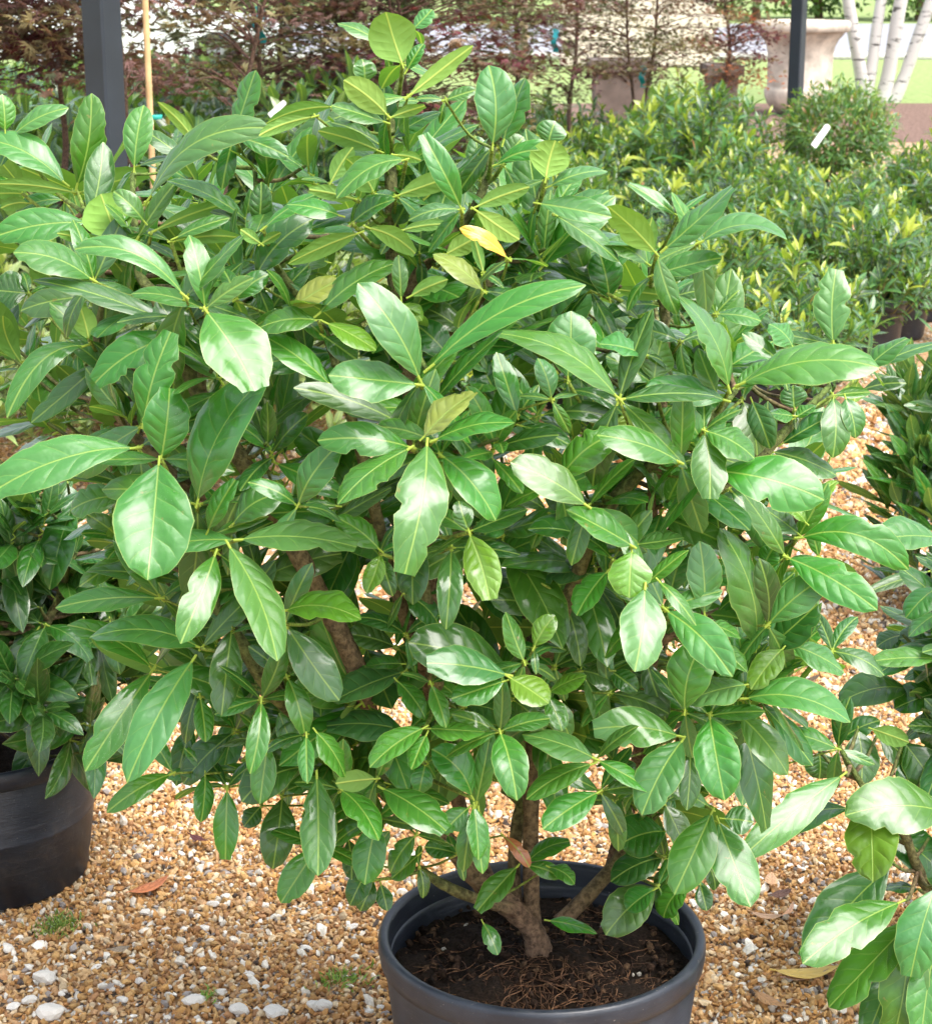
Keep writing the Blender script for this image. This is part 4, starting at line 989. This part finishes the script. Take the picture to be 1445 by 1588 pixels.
maple(428, 9.3, BRZ + RED[:3] + GRN + GRN, 3, 135, 2.2, .58, .74, 'dark red multi-stemmed maple between the stake and the shrub top', .042, 3, 26)
maple(520, 9.9, GRN + RED[:2] + GRN, 4, 165, 2.2, .62, .80, 'dense dark green and red maple behind the top of the big shrub', .042, 2, 26)
maple(690, 9.4, RED[:3] + BRZ + GRN[:3], 5, 180, 2.2, .62, .78, 'deep red maple with a pale slim trunk, right behind the shrub top', .042, 2, 26)
maple(790, 11.2, RED + GRN, 8, 85, 2.2, .42, 1.0, 'thin red and green maple next to the lawn gap', .036, 1, 24)
maple(884, 14.2, RED + GRN, 6, 120, 2.2, .50, .72, 'small dark red maple with a blue tie, in front of the brown trough', .036, 1, 24)
maple(990, 14.6, GRN + BRZ, 7, 220, 2.3, .80, .82, 'airy green-bronze maple with a forked trunk before the pale block wall', .036, 2, 24)
maple(1140, 16.0, ORG + RED, 9, 150, 2.2, .44, .70, 'small orange-red maple next to the stone urn', .036, 1, 24)

def bamboo():
    p = at(233, 180, 6.72)
    t = thing('bamboo_stake', (p[0], 6.72, 0), 'tan bamboo stake with a green tie beside the grey post', 'stake')
    mb = MB(); z = 0; prof = []
    while z < 2.3:
        prof += [(.0108, z), (.0108, z + .16), (.0122, z + .168), (.0108, z + .176)]; z += .178
    mb.lathe(prof, n=12); link('pole', mb.mesh('pole', plain('bamboo', (.58, .38, .19), .5, 14, .22)), t)
    mb = MB().lathe([(.024, -.008), (.026, -.006), (.026, .006), (.024, .008)], (.014, .008, at(240, 181, 6.72)[2]), 20)
    link('tie', mb.mesh('tie', plain('green_tape', (.02, .33, .27), .45, 30, .1)), t)
bamboo()
teal = plain('teal_tape', (.02, .32, .36), .5, 30, .1)
for px, py, Y, lab in ((860, 62, 14.1, 'blue tape strip hanging in the small dark red maple'), (996, 118, 14.5, 'green tape knotted round the forked maple trunk'), (402, 38, 9.0, 'blue-green tape strip hanging in the red multi-stemmed maple')):
    p = at(px, py, Y); mb = MB()
    n = 9; V = []
    for i in range(n):
        c = p + np.array([.012 * math.sin(i * 1.1), .02 * math.cos(i * .8), (.5 - i / (n - 1)) * .16]); V += [c + np.array([-.02, .004 * math.sin(i), 0]), c + np.array([.02, -.004, 0])]
    mb.add(V, [[2 * i, 2 * i + 1, 2 * i + 3, 2 * i + 2] for i in range(n - 1)])
    o = link('tree_tape', mb.mesh('tape', teal)); tag(o, lab, 'tape')

# ------------------------------------------------------------------ steel posts
def post(px, py, Y, s, label):
    p = at(px, py, Y); t = thing('steel_post', (p[0], p[1], 0), label, 'post')
    steel = M.get('steel') or plain('dark_painted_steel', (.024, .031, .042), .42, 5, .18, .0004, .45); M['steel'] = steel
    h = s / 2; b = s * .08; prof = [(-h + b, -h), (h - b, -h), (h, -h + b), (h, h - b), (h - b, h), (-h + b, h), (-h, h - b), (-h, -h + b)]
    V = [(x, y_, z) for z in (0, 3.4) for x, y_ in prof]
    mb = MB(); mb.add(V, [[i, (i + 1) % 8, 8 + (i + 1) % 8, 8 + i] for i in range(8)] + [list(range(15, 7, -1))][::-1])
    a = math.radians(-33); o = link('shaft', mb.mesh('shaft', steel, False), t); o.rotation_euler = (0, 0, a)
    mb = MB().box((0, 0, .006), (s * 2, s * 2, .012)); o = link('base_plate', mb.mesh('base_plate', steel, False), t); o.rotation_euler = (0, 0, a)
    for i, (sx, sy) in enumerate(((1, 1), (-1, -1), (1, -1), (-1, 1))):
        mb = MB().lathe([(0, .03), (.011, .03), (.011, .012), (.008, .012)], (sx * s * .75, sy * s * .75, 0), 8); o = link('bolt', mb.mesh('bolt', steel), t); o.rotation_euler = (0, 0, a)
post(159, 60, 6.8, .100, 'thick dark grey steel post in front of the maples')
post(1236, 80, 15.6, .100, 'thin dark steel post in front of the stone urn')

# ------------------------------------------------------------------ urn
def urn():
    Y = 22.7; p = at(1237, 176, Y); t = thing('stone_urn', (p[0], Y, 0), 'big weathered limestone urn on the mulch beside the birches', 'urn')
    k = 1.04; cast = plain('cast_limestone', (.54, .47, .39), .85, 4, .42, .012, .2)
    body = [(.0, .0), (.17, .0), (.20, .015), (.28, .06), (.345, .12), (.375, .20), (.385, .26), (.375, .285), (.355, .30), (.352, .32), (.355, .50), (.36, .66), (.375, .74), (.41, .81), (.455, .86), (.47, .885)]
    rim = [(.47, .885), (.50, .89), (.525, .91), (.53, .95), (.527, .985), (.505, 1.01), (.46, 1.015), (.43, 1.0), (.40, .86), (.0, .84)]
    link('body', MB().lathe([(a * k, b * k) for a, b in body], n=48).mesh('body', cast), t)
    link('rim', MB().lathe([(a * k, b * k) for a, b in rim], n=48).mesh('rim', cast), t)
urn()
# ------------------------------------------------------------------ birch clump
def birch():
    Y = 25.0; m, n, b, nodes, links = new_mat('birch_bark'); tc = N_(nodes, 'ShaderNodeTexCoord')
    mp = N_(nodes, 'ShaderNodeMapping'); mp.inputs['Scale'].default_value = (3, 3, 14); links.new(tc.outputs['Object'], mp.inputs[0])
    a = noise(nodes, links, 1.6, 5, mp.outputs[0], .7)
    c = mixc(nodes, links, ramp(nodes, links, a, .56, .64), (.52, .50, .47), (.05, .045, .04)); links.new(c, b.inputs['Base Color']); b.inputs['Roughness'].default_value = .7
    p = at(1365, 136, Y); t = thing('birch_tree', (p[0], Y, 0), 'white-barked birch clump with four leaning stems on the mulch', 'tree'); lo = np.array(t.location)
    for (bx, by), (tx, ty), r in (((1340, 132), (1315, 0), .078), ((1342, 128), (1366, 0), .070), ((1368, 140), (1397, 0), .085), ((1386, 142), (1444, 0), .075)):
        B = at(bx, by, Y); B[2] = 0; T = at(tx, ty, Y + random.uniform(-.3, .3)); d = (T - B) / T[2]
        P = [B, B + d * .35 + np.array([.02, 0, 0]), T, T + d * 1.5 + np.array([.05, .1, 0]), T + d * 3.2]
        mb = MB(); mb.tube(P, [r * 1.25, r * 1.05, r, r * .8, r * .45], 12, (1, 1, 1), sub=5, noise=.012); link('trunk', mb.mesh('trunk', m, off=lo), t)
    n = 2600; B = rng.standard_normal((n, 3)) * np.array([1.0, 1.0, .7]) + np.array([.5, 0, 5.0]); nor = rng.standard_normal((n, 3)) * .6 + np.array([0, 0, 1])
    V, Fa, T, U = bulk_leaves(B, rng.standard_normal((n, 3)), nor, rng.uniform(.07, .12, n), rng.uniform(.05, .08, n), np.tile([.07, .13, .03], (n, 1)) * rng.uniform(.7, 1.3, (n, 1)), nseg=2)
    o = link('crown', mesh_from('birch_crown', V, Fa, M['bedleaf'], T, U), t); o['kind'] = 'stuff'
birch()
# ------------------------------------------------------------------ round shrub beside the post
def round_shrub():
    Y = 14.5; p = at(1300, 170, Y); t = thing('round_shrub', (p[0], Y, 0), 'rounded dense green shrub with reddish new tips in front of the birches', 'shrub')
    n = 4200; a = rng.uniform(0, 6.283, n); el = np.arcsin(rng.uniform(-.97, 1, n)); q = rng.uniform(.62, 1.03, n)
    D = np.stack([np.cos(a) * np.cos(el), np.sin(a) * np.cos(el), np.sin(el)], 1); B = D * q[:, None] * np.array([.42, .42, .36]) * (1 + .10 * np.sin(a * 5 + el * 7))[:, None] + np.array([0, 0, .45])
    C = np.tile([.03, .105, .022], (n, 1)) * rng.uniform(.6, 1.5, (n, 1)); tip = (rng.random(n) < .10) & (D[:, 2] > .2); C[tip] = (.28, .12, .05); yt = (rng.random(n) < .18) & (D[:, 2] > 0); C[yt] = (.16, .24, .04)
    V, Fa, T, U = bulk_leaves(B, D * .5 + rng.standard_normal((n, 3)) * .7, D * .8 + np.array([0, 0, .8]) + rng.standard_normal((n, 3)) * .4, rng.uniform(.055, .09, n), rng.uniform(.022, .034, n), C, nseg=2, pointed=True)
    o = link('crown', mesh_from('crown', V, Fa, M['bedleaf'], T, U), t); o['kind'] = 'stuff'
    mb = MB()
    for i in range(7): mb.tube([(0, 0, 0), (random.uniform(-.1, .1), random.uniform(-.1, .1), .25), (random.uniform(-.25, .25), random.uniform(-.25, .25), .55)], [.012, .009, .004], 6, BROWN, sub=3)
    link('trunk', mb.mesh('trunk', M['bark']), t)
round_shrub()
# ------------------------------------------------------------------ pale block wall behind the maples
def block_wall():
    Y = 34.0; x0, x1 = at(868, 50, Y)[0], at(1112, 50, Y)[0]
    t = thing('block_wall', (x0, Y, 0), 'pale limestone block wall behind the airy maple', 'wall')
    ms = [tinted('limestone_block%d' % i, .85, 6, .01, .2, .1) for i in range(1)]
    bw, bh = .52, .215; var = []
    for i in range(4):
        mb = MB(); w_, h_, d_ = bw - .016, bh - .014, .34; b = .012
        V = []
        for dy, ins in ((-d_ / 2, b), (-d_ / 2 + b, 0), (d_ / 2, 0)):
            for sx, sz in ((-1, -1), (1, -1), (1, 1), (-1, 1)): V.append((sx * (w_ / 2 - ins), dy, sz * (h_ / 2 - ins)))
        mb.add(V, [[3, 2, 1, 0][::-1], [8, 9, 10, 11][::-1]] + [[k * 4 + j, k * 4 + (j + 1) % 4, (k + 1) * 4 + (j + 1) % 4, (k + 1) * 4 + j] for k in range(2) for j in range(4)], np.array([.66, .57, .48]) * (.9 + .06 * i))
        var.append(mb.mesh('stone_block', ms[0], False))
    core = MB().box(((x1 - x0) / 2, .03, 1.05), (x1 - x0 - .1, .26, 2.1)); link('mortar_core', core.mesh('mortar_core', plain('mortar', (.45, .40, .34), .9)), t)
    for r in range(10):
        ncol = int((x1 - x0) / bw) + (0 if r % 2 else 0)
        for c in range(ncol):
            if r > 7 and c == ncol - 1: continue
            link('stone_block', var[random.randrange(4)], t, (bw * (c + .5 + (.5 if r % 2 else 0)) , random.uniform(-.012, .012), bh * (r + .5) + .01))
block_wall()
# ------------------------------------------------------------------ troughs
def trough(px0, px1, py_top, Y, col_, label, foot=False):
    x0, x1 = at(px0, py_top, Y)[0], at(px1, py_top, Y)[0]; h = at(px0, py_top, Y)[2]; cx = (x0 + x1) / 2; w_ = x1 - x0
    t = thing('planter_trough', (cx, Y, 0), label, 'planter'); mt = plain('trough_' + str(px0), col_, .8, 6, .3, .006)
    z0 = .07 if foot else .0; d_ = .55
    V = []
    for z, k in ((z0, .93), (h - .09, 1.0)):
        for sx, sy in ((-1, -1), (1, -1), (1, 1), (-1, 1)): V.append((sx * w_ / 2 * k, sy * d_ / 2 * k, z))
    link('box', MB().add(V, [[0, 1, 5, 4], [1, 2, 6, 5], [2, 3, 7, 6], [3, 0, 4, 7], [3, 2, 1, 0], [4, 5, 6, 7]]).mesh('box', mt, False), t)
    r_ = MB()
    for c_, s_ in (((0, -d_ / 2, h - .04), (w_ + .1, .07, .1)), ((0, d_ / 2, h - .04), (w_ + .1, .07, .1)), ((-w_ / 2, 0, h - .041), (.07, d_ - .075, .098)), ((w_ / 2, 0, h - .041), (.07, d_ - .075, .098))): r_.box(c_, s_)
    link('rim', r_.mesh('rim', mt, False), t)
    if foot: link('plinth', MB().box((0, 0, .035), (w_ * 1.12, d_ * 1.1, .07)).mesh('plinth', plain('pale_plinth', (.62, .58, .52), .8)), t)
trough(920, 1006, 92, 18.2, (.13, .10, .085), 'brown weathered trough on a pale plinth behind the airy maple', True)
trough(306, 384, 97, 17.0, (.17, .085, .05), 'rusty brown trough behind the bamboo-staked maple')
trough(1098, 1140, 100, 19.6, (.10, .075, .06), 'dark brown tub behind the orange-red maple')

# ------------------------------------------------------------------ white parked car
def car():
    Y = 33.0; xw = at(347, 80, Y)[0]; t = thing('parked_car', (xw, Y, 0), 'white parked car glimpsed through the maples', 'car')
    white = plain('white_car_paint', (.80, .81, .82), .22, 3, .02); blk = plain('tyre_rubber', (.02, .02, .022), .8); gry = plain('grey_wheel', (.28, .28, .30), .35, 8, .1, 0, .5, .6)
    glass = plain('car_window', (.03, .04, .05), .08, 3, .1, 0, .7)
    top = [(.95, .30), (.98, .55), (.90, .74), (.55, .86), (-.55, .98), (-1.25, 1.42), (-2.9, 1.44), (-3.5, 1.0), (-3.85, .95), (-3.88, .35)]
    bot = []
    for cx in (-2.75, 0.0):
        for k in range(9):
            a = math.pi - k * math.pi / 8; bot.append((cx + .40 * math.cos(a), .30 + .38 * math.sin(a)))
    prof = [(-3.80, .22), (-3.2, .22)] + bot[:9] + [(-2.3, .20), (-.45, .20)] + bot[9:] + [(.45, .22), (.90, .22)] + top
    n = len(prof); V = []
    for yy, k in ((-.86, 1.0), (-.80, 1.0), (.80, 1.0), (.86, 1.0)):
        ins = .03 if abs(yy) > .82 else 0
        for x, z in prof: V.append((x * (1 - ins * .2), yy * (1 - max(0, z - .95) * .28), z - (ins if z > .5 else 0)))
    Fs = [[k * n + i, k * n + (i + 1) % n, (k + 1) * n + (i + 1) % n, (k + 1) * n + i] for k in range(3) for i in range(n)] + [list(range(n))[::-1], list(range(3 * n, 4 * n))]
    link('body', MB().add(V, Fs).mesh('body', white, False), t)
    for x in (0, -2.75):
        for yy in (-.78, .78):
            wm = MB(); a = np.linspace(0, 2 * math.pi, 24, endpoint=False)
            ring = [(.18, -.09), (.29, -.10), (.315, -.07), (.315, .07), (.29, .10), (.18, .09)]
            VV = np.concatenate([np.stack([r * np.cos(a), np.full(24, q), r * np.sin(a)], 1) for r, q in ring]) + np.array([x, yy, .315])
            wm.add(VV, [[k * 24 + j, k * 24 + (j + 1) % 24, (k + 1) * 24 + (j + 1) % 24, (k + 1) * 24 + j] for k in range(5) for j in range(24)])
            o = link('wheel', wm.mesh('tyre', blk), t)
            rm = MB(); VV = np.concatenate([np.stack([r * np.cos(a), np.full(24, q * (1 if yy < 0 else -1)), r * np.sin(a)], 1) for r, q in ((.195, -.075), (.17, -.04), (.06, -.06), (.001, -.065))]) + np.array([x, yy, .315])
            rm.add(VV, [[k * 24 + j, k * 24 + (j + 1) % 24, (k + 1) * 24 + (j + 1) % 24, (k + 1) * 24 + j] for k in range(3) for j in range(24)]); link('rim', rm.mesh('rim', gry), o)
    g = MB().add([(-.70, -.815, 1.0), (-1.28, -.755, 1.34), (-2.0, -.755, 1.36), (-2.0, -.82, 1.0)], [[0, 3, 2, 1]]); link('side_window', g.mesh('side_window', glass, False), t)
    g = MB().add([(-2.06, -.82, 1.0), (-2.06, -.755, 1.36), (-2.85, -.755, 1.35), (-3.2, -.82, 1.03)], [[0, 3, 2, 1]]); link('side_window', g.mesh('side_window', glass, False), t)
    link('headlight', MB().box((.86, -.66, .66), (.16, .34, .11)).mesh('headlight', plain('lamp_glass', (.7, .72, .74), .1), False), t)
car()
# ------------------------------------------------------------------ far trees beyond the road, a lawn tree
def far_tree_mesh(seed, H, Rr):
    r2 = np.random.default_rng(seed); n = 2600; cl = r2.uniform(-1, 1, (60, 3)); cl = cl[np.linalg.norm(cl, axis=1) < 1][:34]
    c = cl[r2.integers(0, len(cl), n)] * np.array([Rr, Rr, H * .48]) + r2.standard_normal((n, 3)) * np.array([.42, .42, .40]); c[:, 2] += H * .52; c = c[c[:, 2] > .06]; n = len(c)
    C = np.tile([.060, .115, .030], (n, 1)) * r2.uniform(.5, 1.6, (n, 1))
    V, Fa, T, U = bulk_leaves(c, r2.standard_normal((n, 3)), r2.standard_normal((n, 3)) * .5 + np.array([0, 0, 1]), r2.uniform(.16, .34, n), r2.uniform(.10, .20, n), C, nseg=2)
    wd = MB(); wd.tube([(0, 0, 0), (.05, .03, H * .3), (.0, .1, H * .75)], [.16, .12, .04], 8, BROWN, sub=4)
    for i in range(6):
        a = i * 1.05; wd.tube([(0, 0, H * (.1 + .06 * i)), (math.cos(a) * Rr * .4, math.sin(a) * Rr * .4, H * (.22 + .07 * i)), (math.cos(a) * Rr * .8, math.sin(a) * Rr * .8, H * (.3 + .08 * i))], [.07, .045, .02], 6, BROWN, sub=3)
    return mesh_from('far_crown', V, Fa, M['olive'], T, U), wd.mesh('far_wood', M['bark'])
ft = [far_tree_mesh(s, H, Rr) for s, H, Rr in ((1, 5.0, 2.1), (2, 6.0, 2.4), (3, 4.2, 1.9))]
for i, x in enumerate(np.arange(-20, 21, 2.3)):
    t = thing('roadside_tree', (x + random.uniform(-.5, .5), 64.5 + (i % 3) * 1.6, 0), 'leafy green tree in the row beyond the pale road', 'tree', 'trees beyond the road', rz=random.uniform(0, 6.28))
    cm, wm = ft[i % 3]; o = link('crown', cm, t); o['kind'] = 'stuff'; link('trunk', wm, t)
p = at(813, 60, 34.5); t = thing('lawn_tree', (p[0], 34.6, 0), 'bare straight trunk of a tree on the lawn seen in the gap between maples', 'tree')
mb = MB(); mb.tube([(0, 0, 0), (.01, 0, .2), (.0, .02, 1.5), (.04, 0, 3.2)], [.085, .065, .06, .05], 10, (.36, .27, .20), sub=4, noise=.02); link('trunk', mb.mesh('trunk', M['bark']), t)
cm, wm = ft[2]; o = link('crown', cm, t, (0, 0, 2.4)); o['kind'] = 'stuff'; o.scale = (.6, .6, .6)

# ------------------------------------------------------------------ small things on the ground
def fallen(px, py, L, Wd, ang, tint, label, z=.026, curl=.12, group=None):
    p = on_ground(px, py, z); a = math.radians(ang); d = np.array([math.cos(a), math.sin(a), random.uniform(.02, .10)]) * L / 2
    g = leaf_geo(p - d, p + d, Wd, np.array([random.uniform(-.2, .2), random.uniform(-.3, .1), 1.0]), None, -curl, .45, 1, False, True, tint, 12)
    o = link('fallen_leaf', mesh_from('fallen_leaf', g[0] - p, g[1], M['dry'], g[2], g[3]), None, p); tag(o, label, 'leaf', group)
fallen(230, 1370, .085, .032, 40, (.36, .17, .10), 'curled brown fallen leaf on the gravel in front of the left pot')
fallen(1250, 1500, .115, .036, 4, (.68, .48, .13), 'straw-yellow fallen leaf on the gravel right of the big pot')
fallen(1250, 1508, .085, .026, 14, (.38, .24, .18), 'dull brown fallen leaf lying under the straw-yellow one', .018)
fallen(1198, 1548, .080, .030, -50, (.40, .21, .11), 'stiff brown fallen leaf on the gravel close to the big pot')
fallen(1188, 1416, .060, .014, -25, (.52, .34, .26), 'thin pinkish dry leaf on the gravel behind the big pot')
fallen(1222, 1408, .050, .010, 60, (.55, .38, .26), 'small upright dry leaf sliver beside the thin pinkish leaf')
fallen(1196, 1362, .045, .024, 80, (.58, .38, .28), 'pale tan dry leaf under the laurel on the far side of the big pot')
fallen(1210, 1383, .045, .018, 20, (.16, .08, .055), 'dark crumpled dry leaf under the laurel beside the pale tan one')
fallen(308, 1298, .055, .024, -40, (.10, .028, .028), 'dark red crumpled leaf on the gravel under the laurel')
fallen(185, 1470, .035, .014, 10, (.33, .22, .15), 'small grey-brown dry leaf on the gravel before the left pot')
fallen(1255, 1050, .060, .026, 30, (.10, .06, .05), 'dark shrivelled leaf on the gravel path under the laurel')
def tuft(px, py, r, n, c, name, label, cat, L=.02):
    p = on_ground(px, py, .008); B = rng.standard_normal((n, 3)) * np.array([r, r, r * .15]) * .5; A = rng.standard_normal((n, 3)) * .6 + np.array([0, 0, 1.0])
    V, Fa, T, U = bulk_leaves(B, A, rng.standard_normal((n, 3)) + np.array([0, -.5, .5]), rng.uniform(.6, 1.3, n) * L, rng.uniform(.2, .4, n) * L, np.tile(c, (n, 1)) * rng.uniform(.6, 1.4, (n, 1)), nseg=2)
    o = link(name, mesh_from(name, V, Fa, M['bedleaf'], T, U), None, p); tag(o, label, cat, kind='stuff')
tuft(88, 1437, .035, 260, (.005, .028, .006), 'moss_clump', 'dark green moss clump on the gravel before the left pot', 'moss', .012)
tuft(530, 1522, .045, 90, (.10, .20, .05), 'weed_seedling', 'small green weed growing in the gravel beside the big pot', 'weed', .016)
tuft(325, 1547, .02, 26, (.12, .26, .06), 'weed_seedling', 'tiny green weed among white stones in the gravel', 'weed', .014)
WS = "70 1520 44|78 1574 56|148 1500 20|45 1500 20|45 1552 26|215 1521 18|190 1551 22|95 1540 16|300 1552 40|342 1540 26|370 1568 34|425 1572 42|487 1562 30|500 1560 36|475 1470 22|226 1415 20|165 1398 16|170 1408 14|350 1390 18|285 1440 16|325 1457 14|318 1440 20|385 1512 20|412 1530 14|12 1472 26|470 1415 16|545 1438 22|555 1370 16|260 1530 14|20 1562 24|590 1562 16|572 1568 18|1260 1397 22|1225 1342 14|1165 1504 18|1180 1520 16|1305 1567 26|1218 1578 22|1150 1525 14|1245 1498 14|330 1402 22|305 1420 14|250 1490 12|205 1490 14|430 1420 14|1010 0 0".split('|')
wsm = []
def stone_mesh(i):
    import bmesh
    bm = bmesh.new(); bmesh.ops.create_icosphere(bm, subdivisions=2, radius=1.0); r2 = np.random.default_rng(i)
    d = nrm(r2.standard_normal((9, 3))); h = r2.uniform(.5, .85, 9)
    for v in bm.verts:
        q = np.array(v.co)
        for k in range(9):
            e = q @ d[k] - h[k]
            if e > 0: q = q - d[k] * e
        v.co = Vector(q * np.array([1, .72, .55]) + r2.standard_normal(3) * .018)
    me = bpy.data.meshes.new('white_stone'); bm.to_mesh(me); bm.free()
    a = me.attributes.new('tint', 'FLOAT_COLOR', 'POINT'); c = r2.uniform(.88, 1.05) * np.array([.74, .70, .63, 1.0]); a.data.foreach_set('color', np.tile(c, len(me.vertices)).astype(np.float32)); me.materials.append(M['stone'])
    return me
wsm = [stone_mesh(i) for i in range(6)]
for i, s_ in enumerate(WS):
    x, y_, w_ = map(float, s_.split())
    if w_ == 0: continue
    p = on_ground(x, y_, .008); r = w_ / F * np.linalg.norm(p - CAM) / 2 * 1.0
    big = w_ > 33
    o = link('white_stone', wsm[i % 6], None, (p[0], p[1], r * .30 + .004)); o.scale = (r, r, r); o.rotation_euler = (random.uniform(-.3, .3), random.uniform(-.3, .3), random.uniform(-.6, .6))
    tag(o, ('large chunky white limestone piece among the tan gravel of the foreground' if big else 'white limestone chip lying among the tan pea gravel'), 'stone', 'large white stones on the gravel' if big else 'white chips on the gravel')
for px, py, Y, ang, lab in ((1273, 210, 12.6, 38, 'white plastic plant label sticking out of the packed laurel bed'), (430, 168, 8.2, 50, 'white plastic plant label among the olive shrubs behind the shrub top')):
    p = at(px, py, Y); mb = MB(); L = .17 if Y > 10 else .09
    V = [(-.12 * L, 0, -.5 * L), (.12 * L, 0, -.5 * L), (.12 * L, 0, .42 * L), (.075 * L, 0, .5 * L), (-.075 * L, 0, .5 * L), (-.12 * L, 0, .42 * L)]; V = V + [(x, .0015, z) for x, y_, z in V]
    mb.add(V, [[0, 1, 2, 3, 4, 5], [11, 10, 9, 8, 7, 6]] + [[(i + 1) % 6, i, 6 + i, 6 + (i + 1) % 6] for i in range(6)])
    o = link('plant_label', mb.mesh('plant_label', plain('white_plastic', (.82, .82, .80), .4, 10, .03), False), None, p); o.rotation_euler = (-.2, math.radians(ang), .1); tag(o, lab, 'plant label')
